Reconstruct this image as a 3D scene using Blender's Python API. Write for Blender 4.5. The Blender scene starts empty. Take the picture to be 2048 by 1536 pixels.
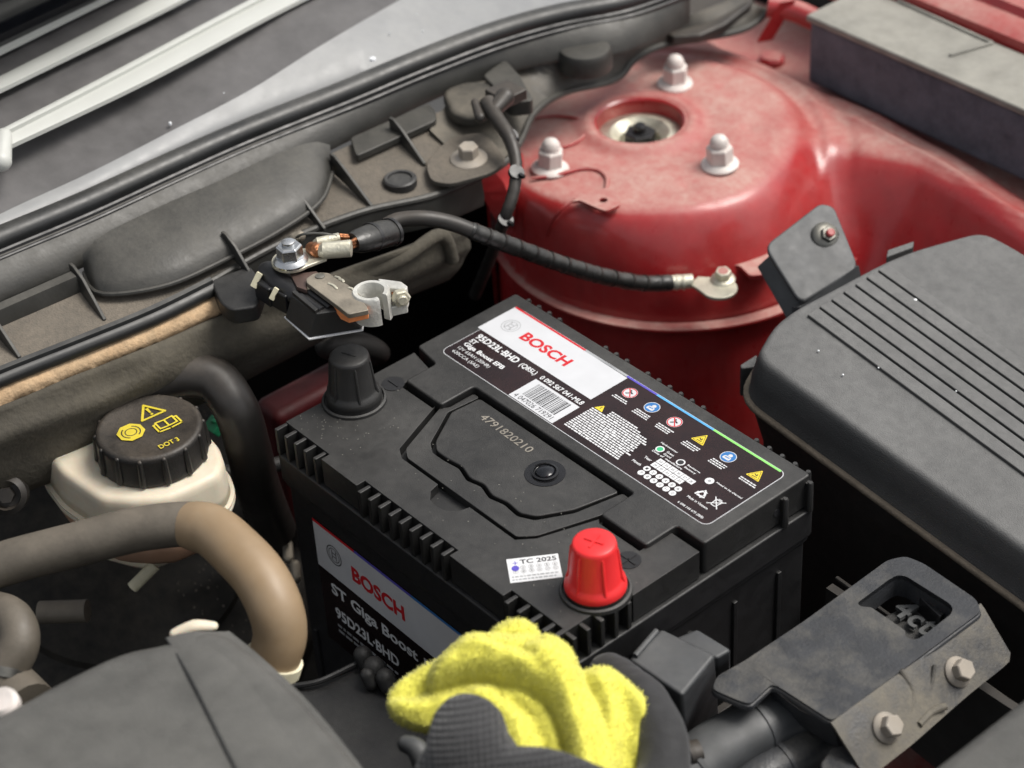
import bpy, bmesh, math, random
import numpy as np
from mathutils import Vector, Matrix, Euler, noise
random.seed(7)
MM = 0.001
R = math.radians
sc = bpy.context.scene
C = sc.collection

# ------------------------------------------------------------------ camera, sky, sun, exposure
CAMR = Matrix(((0.65525529, -0.42873601, 0.62195332), (0.7537655, 0.42534219, -0.50092075), (-0.04978022, 0.79703793, 0.60187413)))
CAMP = Vector((782.7753, -464.2366, 896.2197))
FPX = 4300.0
cam = bpy.data.cameras.new('camera'); camo = bpy.data.objects.new('camera', cam); C.objects.link(camo)
mw = CAMR.to_4x4(); mw.translation = CAMP * MM; camo.matrix_world = mw
cam.sensor_width = 36.0; cam.lens = FPX / 2048 * 36; cam.clip_start = 0.02; cam.clip_end = 60
cam.dof.use_dof = True; cam.dof.focus_distance = 1.11; cam.dof.aperture_fstop = 7
sc.camera = camo
w = bpy.data.worlds.new('World'); sc.world = w; w.use_nodes = True
nt = w.node_tree; bg = nt.nodes['Background']
sky = nt.nodes.new('ShaderNodeTexSky'); sky.sky_type = 'NISHITA'; sky.sun_disc = False
SUN_EL, SUN_AZ = R(58), R(58)       # azimuth: direction towards the sun measured from +X to +Y
sky.sun_elevation = SUN_EL; sky.sun_rotation = R(90) - SUN_AZ
sky.air_density = 1.0; sky.dust_density = 4.0; sky.ozone_density = 0.6
hs = nt.nodes.new('ShaderNodeHueSaturation'); hs.inputs['Saturation'].default_value = 0.22
nt.links.new(sky.outputs[0], hs.inputs['Color']); nt.links.new(hs.outputs[0], bg.inputs[0])
bg.inputs[1].default_value = 0.125
sl = bpy.data.lights.new('sun', 'SUN'); so = bpy.data.objects.new('sun', sl); C.objects.link(so)
sl.energy = 2.3; sl.angle = R(28); sl.color = (1.0, 0.95, 0.88)
sd = Vector((math.cos(SUN_EL) * math.cos(SUN_AZ), math.cos(SUN_EL) * math.sin(SUN_AZ), math.sin(SUN_EL)))
so.rotation_euler = sd.to_track_quat('Z', 'Y').to_euler(); so.location = sd * 3
sc.view_settings.view_transform = 'Standard'; sc.view_settings.look = 'None'
sc.view_settings.exposure = 0.3; sc.view_settings.gamma = 1.0

# ------------------------------------------------------------------ helpers
def at(px, py, z=None, x=None, y=None):
    """point (mm) of the place that lies on a plane of known height (or x, or y), measured off the photograph"""
    d = CAMR @ Vector(((px - 1024) / FPX, -(py - 768) / FPX, -1.0))
    if z is not None: t = (z - CAMP.z) / d.z
    elif x is not None: t = (x - CAMP.x) / d.x
    else: t = (y - CAMP.y) / d.y
    return CAMP + d * t
def ats(L, z):
    return [at(a, b, z=z) for a, b in L]
def at3(L):
    return [at(a, b, z=c) for a, b, c in L]

MATS = {}
def M(name, c, rough=0.5, metal=0.0, dust=None, damt=0.5, dscale=25, up=True, bump=0.0, bscale=500, spec=0.5, coat=0.0, var=0.25, vscale=60, sheen=0, trans=0, sss=0, ramp=(.25, .95), dlim=(.32, .66), dmin=.15):
    m = bpy.data.materials.new(name); m.use_nodes = True; n = m.node_tree; L = n.links
    p = n.nodes['Principled BSDF']
    p.inputs['Roughness'].default_value = rough; p.inputs['Metallic'].default_value = metal
    p.inputs['Specular IOR Level'].default_value = spec; p.inputs['Coat Weight'].default_value = coat
    p.inputs['Coat Roughness'].default_value = 0.15
    if sheen: p.inputs['Sheen Weight'].default_value = sheen
    if trans: p.inputs['Transmission Weight'].default_value = trans
    if sss:
        p.inputs['Subsurface Weight'].default_value = sss; p.inputs['Subsurface Scale'].default_value = 0.004
    tc = n.nodes.new('ShaderNodeNewGeometry')
    def nz(scale, det=5, rgh=0.6):
        t = n.nodes.new('ShaderNodeTexNoise'); t.inputs['Scale'].default_value = scale
        t.inputs['Detail'].default_value = det; t.inputs['Roughness'].default_value = rgh
        L.new(tc.outputs['Position'], t.inputs['Vector']); return t
    def mr(sock, a, b, c0, c1):
        t = n.nodes.new('ShaderNodeMapRange'); t.inputs[1].default_value = a; t.inputs[2].default_value = b
        t.inputs[3].default_value = c0; t.inputs[4].default_value = c1; L.new(sock, t.inputs[0]); return t.outputs[0]
    def mul(a, b):
        t = n.nodes.new('ShaderNodeMath'); t.operation = 'MULTIPLY'; L.new(a, t.inputs[0]); L.new(b, t.inputs[1]); return t.outputs[0]
    def mix(f, a, b):
        t = n.nodes.new('ShaderNodeMix'); t.data_type = 'RGBA'; L.new(f, t.inputs[0])
        for i, v in ((6, a), (7, b)):
            if isinstance(v, tuple): t.inputs[i].default_value = (*v, 1)
            else: L.new(v, t.inputs[i])
        return t.outputs[2]
    v1 = nz(vscale)
    col = mix(mr(v1.outputs[0], .3, .7, 0, 1), tuple(x * (1 - var) for x in c), tuple(min(1, x * (1 + var)) for x in c))
    rs = mr(nz(vscale * 2.3).outputs[0], .3, .7, max(0.02, rough - .07), min(1, rough + .09))
    if dust is not None:
        f = mr(nz(dscale, 8, .68).outputs[0], dlim[0], dlim[1], dmin, 1)
        g = mr(nz(dscale * 14, 4, .7).outputs[0], .3, .7, 0.55, 1)
        f = mul(f, g)
        if up:
            s = n.nodes.new('ShaderNodeSeparateXYZ'); L.new(tc.outputs['Normal'], s.inputs[0])
            f = mul(f, mr(s.outputs[2], ramp[0], ramp[1], 0.12, 1))
        q = n.nodes.new('ShaderNodeMath'); q.operation = 'MULTIPLY'; q.inputs[1].default_value = damt; q.use_clamp = True
        L.new(f, q.inputs[0]); f = q.outputs[0]
        col = mix(f, col, dust)
        t = n.nodes.new('ShaderNodeMix'); t.data_type = 'FLOAT'; L.new(f, t.inputs[0]); L.new(rs, t.inputs[2]); t.inputs[3].default_value = 0.92; rs = t.outputs[0]
        if coat:
            L.new(mr(f, 0, .6, coat, 0), p.inputs['Coat Weight'])
        if metal:
            L.new(mr(f, 0, .8, metal, 0), p.inputs['Metallic'])
    L.new(col, p.inputs['Base Color']); L.new(rs, p.inputs['Roughness'])
    if bump:
        b = n.nodes.new('ShaderNodeBump'); b.inputs['Strength'].default_value = bump; b.inputs['Distance'].default_value = 0.0006
        L.new(nz(bscale, 3, .5).outputs[0], b.inputs['Height']); L.new(b.outputs[0], p.inputs['Normal'])
    MATS[name] = m
    return m

TAN = (0.30, 0.25, 0.185); GRY = (0.30, 0.29, 0.26)
M('battery_plastic', (0.012, 0.012, 0.012), .42, dust=(.16, .155, .145), damt=.30, dscale=16, bump=.35, bscale=1800)
M('battery_side', (0.009, 0.009, 0.010), .48, dust=(.12, .12, .11), damt=.25, bump=.2, bscale=1500)
M('lens_gloss', (0.010, 0.010, 0.011), .12)
M('black_gloss', (0.010, 0.010, 0.011), .36, dust=(.1, .1, .1), damt=.15)
M('black_rubber', (0.014, 0.014, 0.015), .45, dust=GRY, damt=.22, dscale=30)
M('seal_rubber', (0.016, 0.017, 0.018), .36, dust=GRY, damt=.28, dscale=18)
M('tape', (0.010, 0.010, 0.010), .3, dust=GRY, damt=.25, dscale=60, bump=.6, bscale=260)
M('red_cap', (0.74, 0.025, 0.028), .38, var=.05)
M('red_paint', (0.34, 0.006, 0.010), .28, dust=(.47, .29, .25), damt=1.1, dscale=13, coat=.5, var=.12, ramp=(.78, .99), dmin=.30, dlim=(.34, .60))
M('red_shadowed', (0.07, 0.003, 0.005), .6, dust=(.10, .04, .035), damt=.3)  # body red darkened in colour for the shadow the panel stands in
M('zinc_dusty', (0.62, 0.60, 0.57), .42, metal=.5, dust=(.68, .60, .56), damt=1.1, dscale=50, up=False)
M('zinc', (0.62, 0.64, 0.66), .22, metal=1.0, dust=(.5, .48, .42), damt=.25, dscale=80)
M('tin', (0.62, 0.60, 0.50), .33, metal=.85, dust=(.5, .46, .33), damt=.5, dscale=90, up=False, bump=.5, bscale=700)
M('cast_lead', (0.60, 0.60, 0.57), .42, metal=.6, dust=(.6, .58, .5), damt=.5, dscale=90, up=False, bump=.6, bscale=500)
M('old_steel', (0.24, 0.215, 0.175), .42, metal=.6, dust=(.3, .26, .2), damt=.6, dscale=60, bump=.3)
M('bronze', (0.10, 0.065, 0.055), .5, metal=.3)
M('copper', (0.36, 0.15, 0.07), .35, metal=.8, bump=.8, bscale=900, var=.5, vscale=900)
M('orange_edge', (0.72, 0.24, 0.08), .6)
M('white_print', (0.68, 0.69, 0.70), .45, var=.03)
M('white_label', (0.58, 0.59, 0.61), .38, var=.04, coat=.2)
M('label_black', (0.008, 0.004, 0.005), .2, var=.5, vscale=25, dust=(.09, .025, .018), damt=.22, dscale=22)
M('print_black', (0.02, 0.02, 0.022), .4)
M('print_grey', (0.33, 0.34, 0.35), .4)
M('print_red', (0.55, 0.012, 0.02), .4, var=.05)
M('print_blue', (0.03, 0.16, 0.42), .4, var=.05)
M('print_indigo', (0.10, 0.08, 0.45), .4, var=.05)
M('print_sky', (0.10, 0.38, 0.70), .4, var=.05)
M('print_green', (0.25, 0.65, 0.16), .4, var=.05)
M('print_dotgreen', (0.05, 0.45, 0.2), .4, var=.05)
M('print_yellow', (0.75, 0.58, 0.04), .4, var=.05)
M('print_silver', (0.22, 0.20, 0.17), .5)
M('cap_yellow', (0.70, 0.56, 0.03), .5, dust=(.2, .18, .1), damt=.3, dscale=120)
M('cowl_plastic', (0.028, 0.028, 0.026), .38, dust=(.14, .13, .108), damt=.5, dmin=.4, dscale=30, bump=.2)
M('cowl_mid', (0.03, 0.029, 0.026), .45, dust=(.20, .175, .135), damt=.95, dscale=14, bump=.3)
M('cowl_dusty', (0.045, 0.042, 0.036), .6, dust=(.19, .162, .128), damt=1.0, dmin=.45, dscale=22, bump=.7, bscale=900)
M('panel_grey', (0.23, 0.235, 0.24), .33, dust=(.40, .40, .385), damt=.6, dscale=10, var=.08)
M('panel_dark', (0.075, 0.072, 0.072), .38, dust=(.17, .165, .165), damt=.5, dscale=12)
M('glass_dark', (0.008, 0.009, 0.012), .08)
M('strip_sky_shine', (0.50, 0.51, 0.48), .35, var=.02)  # pale colour stands for sky reflections along the wiper edges
M('insulation', (0.050, 0.045, 0.036), .9, dust=(.13, .115, .085), damt=.8, dscale=14, up=False, bump=1, bscale=350)
M('tan_foam', (0.42, 0.28, 0.16), .95, dust=(.55, .42, .27), damt=.7, dscale=60, up=False, bump=1, bscale=500, var=.35, vscale=200)
M('grey_foam', (0.070, 0.075, 0.095), .9, dust=(.15, .15, .18), damt=.8, dscale=30, up=False, bump=1, bscale=260, var=.3)
M('foam_cover', (0.22, 0.215, 0.19), .7, dust=(.38, .365, .32), damt=.7, dscale=14, bump=.2)
M('reservoir', (0.70, 0.66, 0.54), .36, dust=(.56, .40, .25), damt=.5, dscale=12, up=False, sss=.25, var=.12, vscale=20)
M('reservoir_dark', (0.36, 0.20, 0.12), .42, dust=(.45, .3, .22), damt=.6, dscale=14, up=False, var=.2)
M('cap_black', (0.013, 0.013, 0.013), .4, dust=(.14, .11, .08), damt=.5, dscale=30, bump=.3, bscale=900)
M('hose_grey', (0.085, 0.074, 0.058), .52, dust=(.19, .16, .125), damt=.7, dscale=20, bump=.3, bscale=400)
M('hose_tan', (0.26, 0.175, 0.095), .30, dust=(.32, .25, .17), damt=.5, dscale=14, up=False, var=.25, vscale=18)
M('hose_black', (0.02, 0.019, 0.018), .38, dust=(.16, .13, .10), damt=.5, dscale=14)
M('engine_cover', (0.072, 0.071, 0.066), .46, dust=(.16, .155, .14), damt=.4, dscale=12, bump=.5, bscale=1300)
M('airbox_plastic', (0.045, 0.045, 0.045), .42, dust=(.20, .20, .195), damt=.85, dmin=.55, ramp=(.45, .93), dscale=10, bump=.6, bscale=1500, var=.1)  # dust on upward faces also paints the lid top lighter than its shaded walls
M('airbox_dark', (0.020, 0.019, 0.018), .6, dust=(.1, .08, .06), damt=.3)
M('seam_dust', (0.17, 0.14, 0.105), .9, bump=.8)
M('bracket_plastic', (0.030, 0.032, 0.036), .42, dust=(.16, .148, .122), damt=.5, dscale=34, bump=.4, bscale=700, ramp=(.1,.8), dlim=(.46, .66), dmin=.06)
M('bracket_dusty', (0.032, 0.033, 0.036), .45, dust=(.20, .178, .135), damt=.75, dscale=24, up=False, bump=.5, bscale=700, dlim=(.40, .58), dmin=.12)
M('bracket_flat', (0.05, 0.053, 0.057), .42, dust=(.16, .16, .15), damt=.4, dscale=16)
M('steel_dark', (0.16, 0.16, 0.15), .32, metal=.9, dust=(.3, .27, .2), damt=.4)
M('bolt_dusty', (0.30, 0.28, 0.25), .4, metal=.7, dust=(.36, .31, .25), damt=1.0, dscale=50, up=False)
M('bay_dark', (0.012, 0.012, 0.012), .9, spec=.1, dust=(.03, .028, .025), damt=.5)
M('asphalt', (0.05, 0.05, 0.05), .9)
M('booster', (0.005, 0.005, 0.006), .5, spec=.2, dust=(.10, .09, .07), damt=.35, dscale=110, up=False)
M('clip_white', (0.62, 0.58, 0.42), .6)
M('green_clip', (0.03, 0.33, 0.15), .5)
M('yellow_cloth', (0.80, 0.765, 0.12), .95, sheen=.6, var=.06, vscale=220, bump=.4, bscale=520)
M('glove_plain', (0.016, 0.016, 0.017), .8, sheen=.2, bump=.3, bscale=900)
M('yellow_nap', (0.77, 0.735, 0.14), .95, sheen=.5, var=.17, vscale=900)
M('drop', (0.7, 0.72, 0.74), .1)
# knitted glove: fine rows of dots from a periodic texture
gm = M('glove_knit', (0.020, 0.020, 0.021), .85, sheen=.25, var=.3, vscale=900)
n = gm.node_tree; geo = n.nodes.new('ShaderNodeNewGeometry'); L_ = n.links
def wave(ax):
    d = n.nodes.new('ShaderNodeVectorMath'); d.operation = 'DOT_PRODUCT'; d.inputs[1].default_value = ax; L_.new(geo.outputs['Position'], d.inputs[0])
    s = n.nodes.new('ShaderNodeMath'); s.operation = 'SINE'; L_.new(d.outputs['Value'], s.inputs[0]); return s.outputs[0]
k_ = 2*math.pi/0.0026
ma = n.nodes.new('ShaderNodeMath'); ma.operation = 'ADD'; L_.new(wave(Vector((.62, .78, .0))*k_), ma.inputs[0]); L_.new(wave(Vector((-.55, .35, .76))*k_), ma.inputs[1])
bp = n.nodes.new('ShaderNodeBump'); bp.inputs['Strength'].default_value = 1; bp.inputs['Distance'].default_value = .00024
L_.new(ma.outputs[0], bp.inputs['Height']); L_.new(bp.outputs[0], n.nodes['Principled BSDF'].inputs['Normal'])

class B:
    """collects shapes in mm"""
    def __init__(s): s.v = []; s.f = []; s.m = []
    def add(s, v, f, mi=0, X=None):
        o = len(s.v)
        s.v += [Vector(X @ Vector(p)) if X is not None else Vector(p) for p in v]
        s.f += [tuple(i + o for i in q) for q in f]; s.m += [mi] * len(f)
        return s
    def box(s, a, b, mi=0, X=None):
        x0, y0, z0 = a; x1, y1, z1 = b
        v = [(x0,y0,z0),(x1,y0,z0),(x1,y1,z0),(x0,y1,z0),(x0,y0,z1),(x1,y0,z1),(x1,y1,z1),(x0,y1,z1)]
        return s.add(v, [(0,3,2,1),(4,5,6,7),(0,1,5,4),(1,2,6,5),(2,3,7,6),(3,0,4,7)], mi, X)
    def prism(s, poly, z0, z1, mi=0, X=None, shrink=0):
        """poly: list of (x,y) or (x,y,z); z0/z1 numbers, or functions of (x,y)"""
        P = [Vector(p[:2]) for p in poly]
        ar = sum(P[i].x * P[(i+1) % len(P)].y - P[(i+1) % len(P)].x * P[i].y for i in range(len(P)))
        if ar < 0: P.reverse()
        f0 = z0 if callable(z0) else (lambda x, y: z0); f1 = z1 if callable(z1) else (lambda x, y: z1)
        k = len(P)
        v = [(p.x, p.y, f0(p.x, p.y)) for p in P] + [(p.x, p.y, f1(p.x, p.y)) for p in P]
        return s.add(v, [tuple(range(k))[::-1], tuple(range(k, 2*k))] + [(i, (i+1) % k, (i+1) % k + k, i+k) for i in range(k)], mi, X)
    def lathe(s, prof, n=32, mi=0, X=None, capb=True, capt=True):
        v = []; f = []
        for r, z in prof:
            for i in range(n): a = 2*math.pi*i/n; v.append((r*math.cos(a), r*math.sin(a), z))
        for j in range(len(prof)-1):
            for i in range(n): f.append((j*n+i, j*n+(i+1) % n, (j+1)*n+(i+1) % n, (j+1)*n+i))
        if capb: f.append(tuple(range(n))[::-1])
        if capt: f.append(tuple(range((len(prof)-1)*n, len(prof)*n)))
        return s.add(v, f, mi, X)
    def tube(s, path, rad, n=16, mi=0, caps=True, flat=1.0):
        P = [Vector(p) for p in path]; k = len(P)
        rr = rad if isinstance(rad, (list, tuple)) else [rad]*k
        t = [(P[min(i+1, k-1)] - P[max(i-1, 0)]).normalized() for i in range(k)]
        u = t[0].orthogonal().normalized() if abs(t[0].z) > .9 else t[0].cross(Vector((0,0,1))).normalized()
        v = []; f = []
        for i in range(k):
            u = (u - t[i]*u.dot(t[i])).normalized(); w2 = t[i].cross(u)
            for j in range(n):
                a = 2*math.pi*j/n; v.append(P[i] + u*math.cos(a)*rr[i] + w2*math.sin(a)*rr[i]*flat)
        for i in range(k-1):
            for j in range(n): f.append((i*n+j, i*n+(j+1) % n, (i+1)*n+(j+1) % n, (i+1)*n+j))
        if caps: f.append(tuple(range(n))[::-1]); f.append(tuple(range((k-1)*n, k*n)))
        return s.add(v, f, mi)
    def capsule(s, path, rad, n=14, mi=0, flat=1.0):
        """tube with round ends"""
        P = [Vector(p) for p in path]; rr = rad if isinstance(rad, (list, tuple)) else [rad]*len(P)
        P, rr = smooth(P, rr, 6)
        d0 = (P[0]-P[1]).normalized(); d1 = (P[-1]-P[-2]).normalized()
        a, b = [], []
        for q in (1.0, .94, .8, .55, .25):
            h = math.sqrt(max(0, 1-q*q))
            a.append((P[0]+d0*rr[0]*q, max(.05, rr[0]*h))); b.append((P[-1]+d1*rr[-1]*q, max(.05, rr[-1]*h)))
        b.reverse()
        PP = [x[0] for x in a] + P + [x[0] for x in b]; RR = [x[1] for x in a] + list(rr) + [x[1] for x in b]
        return s.tube(PP, RR, n, mi, True, flat)
    def loft(s, rows, mi=0, thick=0, n=None, close=False, down=Vector((0,0,-1))):
        rows = [resample(r, n) if n else [Vector(p) for p in r] for r in rows]
        k = len(rows[0]); v = [p for r in rows for p in r]; f = []
        for i in range(len(rows)-1):
            for j in range(k-1): f.append((i*k+j, i*k+j+1, (i+1)*k+j+1, (i+1)*k+j))
        if thick:
            N = len(v); v = v + [p + down*thick for p in v]; g = [tuple(i+N for i in reversed(q)) for q in f]
            m_ = len(rows)
            ed = []
            for j in range(k-1): ed.append((j+1, j)); ed.append(((m_-1)*k+j, (m_-1)*k+j+1))
            for i in range(m_-1): ed.append((i*k, (i+1)*k)); ed.append(((i+1)*k+k-1, i*k+k-1))
            f = f + g + [(a, b, b+N, a+N) for a, b in ed]
        return s.add(v, f, mi)
    def hexa(s, r, z0, z1, mi=0, X=None, ch=.8):
        return s.lathe([(r, z0), (r, z1-ch), (r-ch*.9, z1)], 6, mi, X)
    def text(s, body, x, y, w_, h_, mi=0, z=0.0, X=None, bold=0.0, ext=0.0, flip=False):
        v, f = text_mesh(body, bold)
        xs = [p[0] for p in v]; ys = [p[1] for p in v]
        ax, ay = w_/(max(xs)-min(xs)), h_/(max(ys)-min(ys)); x0, y0 = min(xs), min(ys)
        V = [((p[0]-x0)*ax + x, (p[1]-y0)*ay + y, z) for p in v]
        return s.add(V, f, mi, X)

def smooth(P, rr, sub=6):
    P = [Vector(p) for p in P]
    if len(P) < 3: sub = max(2, sub)
    out, ro = [], []
    k = len(P)
    for i in range(k-1):
        p0 = P[max(i-1, 0)]; p1 = P[i]; p2 = P[i+1]; p3 = P[min(i+2, k-1)]
        for q in range(sub):
            t = q/sub
            out.append(.5*((2*p1) + (p2-p0)*t + (2*p0-5*p1+4*p2-p3)*t*t + (3*p1-p0-3*p2+p3)*t**3))
            ro.append(rr[i]*(1-t)+rr[i+1]*t)
    out.append(P[-1]); ro.append(rr[-1])
    return out, ro
def curve(P, sub=6): return smooth(P, [1]*len(P), sub)[0]
def resample(P, n):
    P = curve(P, 8) if len(P) > 2 else [Vector(p) for p in P]
    d = [0]
    for i in range(1, len(P)): d.append(d[-1] + (P[i]-P[i-1]).length)
    out = []; j = 0
    for i in range(n):
        t = d[-1]*i/(n-1)
        while j < len(P)-2 and d[j+1] < t: j += 1
        q = (t-d[j])/max(1e-9, d[j+1]-d[j]); out.append(P[j].lerp(P[j+1], min(1, max(0, q))))
    return out
_tc = {}
def text_mesh(body, bold):
    if (body, bold) in _tc: return _tc[(body, bold)]
    cu = bpy.data.curves.new('t', 'FONT'); cu.body = body; cu.offset = bold; cu.resolution_u = 3
    o = bpy.data.objects.new('t', cu); C.objects.link(o)
    bpy.context.view_layer.update()
    me = bpy.data.meshes.new_from_object(o.evaluated_get(bpy.context.evaluated_depsgraph_get()))
    r = ([tuple(v.co) for v in me.vertices], [tuple(p.vertices) for p in me.polygons])
    bpy.data.objects.remove(o); bpy.data.curves.remove(cu); bpy.data.meshes.remove(me)
    _tc[(body, bold)] = r; return r
def ell(cx, cy, rx, ry=None, n=28, a0=0, a1=360, rot=0):
    ry = rx if ry is None else ry
    out = []
    m_ = n if a1-a0 >= 360 else n+1
    for i in range(m_):
        a = R(a0 + (a1-a0)*i/n); x, y = rx*math.cos(a), ry*math.sin(a)
        c, s_ = math.cos(R(rot)), math.sin(R(rot)); out.append((cx+x*c-y*s_, cy+x*s_+y*c))
    return out
def rrect(x0, y0, x1, y1, r, n=5):
    out = []
    for cx, cy, a in ((x1-r, y0+r, -90), (x1-r, y1-r, 0), (x0+r, y1-r, 90), (x0+r, y0+r, 180)):
        for i in range(n+1):
            t = R(a + 90*i/n); out.append((cx+r*math.cos(t), cy+r*math.sin(t)))
    return out
def rounded(poly, r, n=4):
    P = [Vector(p[:2]) for p in poly]; out = []; k = len(P)
    for i in range(k):
        a, b, c = P[i-1], P[i], P[(i+1) % k]
        d = min(r, (a-b).length*.45, (c-b).length*.45)
        p, q = b+(a-b).normalized()*d, b+(c-b).normalized()*d
        for j in range(n+1):
            t = j/n; out.append(tuple(p*(1-t)**2 + b*2*t*(1-t) + q*t*t))
    return out

def thing(name, label, cat, loc=(0, 0, 0), group=None, X=None):
    o = bpy.data.objects.new(name, None); C.objects.link(o); o.empty_display_size = .02
    if X is not None: o.matrix_world = X
    else: o.location = Vector(loc)*MM
    o['label'] = label; o['category'] = cat
    if group: o['group'] = group
    return o
def build(b, name, mat, parent=None, bevel=0, seg=2, smooth_=True, angle=35, local=False, sub=0, label=None, remesh=0, relax=0, kind=None, bake=False):
    me = bpy.data.meshes.new(name)
    o0 = Vector((0, 0, 0))
    if not local:
        q = parent; 
        while q is not None: o0 = o0 + q.location; q = q.parent
        if parent is None:
            o0 = sum(b.v, Vector())/len(b.v)*MM; o0.z = min(p.z for p in b.v)*MM
    me.from_pydata([p*MM - o0 for p in b.v], [], b.f)
    ms = mat if isinstance(mat, list) else [mat]
    for x in ms: me.materials.append(MATS[x])
    if len(ms) > 1: me.polygons.foreach_set('material_index', b.m)
    bm = bmesh.new(); bm.from_mesh(me); 
    if not kind == 'flat': bmesh.ops.recalc_face_normals(bm, faces=bm.faces)
    bm.to_mesh(me); bm.free()
    o = bpy.data.objects.new(name, me); C.objects.link(o)
    if parent is not None: o.parent = parent
    elif not local: o.location = o0
    if smooth_: 
        me.shade_smooth()
        if not remesh and not sub: me.set_sharp_from_angle(angle=R(angle))
    if remesh:
        m_ = o.modifiers.new('r', 'REMESH'); m_.mode = 'VOXEL'; m_.voxel_size = remesh*MM; m_.use_smooth_shade = True
        m_ = o.modifiers.new('s', 'SMOOTH'); m_.iterations = relax; m_.factor = .5
        me2 = bpy.data.meshes.new_from_object(o.evaluated_get(depsgraph()))
        o.modifiers.clear(); o.data = me2; me2.shade_smooth()
        if not me2.materials: me2.materials.append(MATS[ms[0]])
    if bevel:
        m_ = o.modifiers.new('bevel', 'BEVEL'); m_.width = bevel*MM; m_.segments = seg; m_.limit_method = 'ANGLE'; m_.angle_limit = R(30); m_.harden_normals = True
    if sub:
        m_ = o.modifiers.new('sub', 'SUBSURF'); m_.levels = sub; m_.render_levels = sub
    if label: o['label'] = label
    return o
def depsgraph():
    bpy.context.view_layer.update(); return bpy.context.evaluated_depsgraph_get()
def tag(o, label, cat, group=None, kind=None):
    if kind: o['kind'] = kind
    else: o['label'] = label; o['category'] = cat
    if group: o['group'] = group
    return o
def copy_thing(root, label, X):
    r = root.copy(); C.objects.link(r); r.matrix_world = X; r['label'] = label
    for ch in list(root.children):
        c = ch.copy(); C.objects.link(c); c.parent = r
        for g in list(ch.children):
            d = g.copy(); C.objects.link(d); d.parent = c
    return r
def place(p, rx=0, ry=0, rz=0, s=1):
    m = Euler((R(rx), R(ry), R(rz))).to_matrix().to_4x4(); m.translation = Vector(p)*MM; return m @ Matrix.Scale(s, 4)
def axis_m(p, d, roll=0):
    """matrix (mm) with local Z along d"""
    q = Vector(d).to_track_quat('Z', 'Y').to_matrix().to_4x4() @ Matrix.Rotation(R(roll), 4, 'Z'); q.translation = Vector(p); return q
def mmX(m):
    m = m.copy(); m.translation = m.translation*MM; return m

# ------------------------------------------------------------------ ground and the dark of the engine bay
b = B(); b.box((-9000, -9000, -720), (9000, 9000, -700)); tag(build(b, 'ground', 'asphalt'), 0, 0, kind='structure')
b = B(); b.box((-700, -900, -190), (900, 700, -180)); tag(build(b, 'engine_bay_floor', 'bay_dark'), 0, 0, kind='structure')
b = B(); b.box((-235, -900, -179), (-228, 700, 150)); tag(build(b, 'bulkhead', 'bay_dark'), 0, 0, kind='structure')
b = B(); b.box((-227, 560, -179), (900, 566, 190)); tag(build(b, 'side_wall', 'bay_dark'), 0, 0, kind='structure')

# ================================================================== BATTERY
bat = thing('car_battery', 'large black car battery with printed top label, in the middle of the engine bay', 'battery', (116, 86, 0))
def zc(b_, name, mat, **k): return build(b_, name, mat, bat, **k)
b = B(); b.prism(rrect(4, 3, 228, 170.5, 4), 0, 163); 
for x in (12, 60, 108, 156, 204): b.box((x, 1.2, 0), (x+3, 4, 60))
for y in (20, 52, 84, 116, 148): b.box((227, y, 4), (229.6, y+3, 150))
zc(b, 'case', 'battery_side', bevel=.6)
b = B(); b.prism(rrect(0.5, 0.5, 231.5, 173, 5), 164, 182); b.prism(rrect(2, 2, 230, 171.5, 4), 160, 164)
zc(b, 'lid_flange', 'battery_side', bevel=1.2)
# terminal shelf, recessed where the fins stand
G = 1.3  # half joint
sh = [(3, 2.5)]
for a0, a1 in ((1.5, 42), (72, 146.5), (186.5, 223)):
    sh += [(a0, 2.5), (a0, 8), (a1, 8), (a1, 2.5)]
sh = [(3.5, 8)] + sh[3:]
sh += [(225.5, 2.5), (225.5, 47), (229.3, 47), (229.3, 91.5), (208.6, 91.5), (208.6, 71), (180, 71), (177.5, 73), (166.8, 41.5), (160, 33), (126, 33)]
sh += [p for p in ell(113, 33, 12.5, 11, 12, 360, 180)][::1] if False else []
sh += [(125.5, 33), (124, 27), (119, 22.6), (113, 21.3), (107, 22.6), (102, 27), (100.5, 33), (71, 33), (64, 37), (49.2, 73.2), (49.5, 71.2), (21.5, 71.2), (21.5, 92), (3.5, 95.8)]
b = B(); b.prism(sh, 183, 200); zc(b, 'terminal_shelf', 'battery_plastic', bevel=1.1)
b = B(); b.prism([(9, 9), (222, 9), (222, 164), (9, 164)], 182, 194.5); zc(b, 'lid_deck', 'battery_side')
pl = [(3.2, 98.5), (23, 95.3), (23, 74), (53.5, 74), (53.5, 97.0), (177.5, 97.0), (177.5, 74), (210.2, 74), (210.2, 95), (229, 95), (229, 170.5), (3.2, 170.5)]
b = B(); b.prism(rounded(pl, 2.4), 183, 203); zc(b, 'label_deck', 'battery_plastic', bevel=1.2)
fr = [(54.8, 95.4), (54.8, 78), (51.6, 74.5), (66, 39.5), (72.5, 35.4), (158.5, 35.4), (165, 43), (175.6, 75.8), (175.8, 95.4),
      (171, 95.4), (165.3, 68), (155.5, 50), (147, 45.8), (136, 47), (126.4, 44.8), (117, 47.8), (108, 45.6), (98, 49), (87.5, 47.6), (78.4, 47.6), (71.4, 51.8), (57.5, 75), (59.5, 95.4)]
b = B(); b.prism(rounded(fr, 1.6, 3), 194, 199.6); zc(b, 'handle_frame', 'battery_plastic', bevel=.9)
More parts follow.
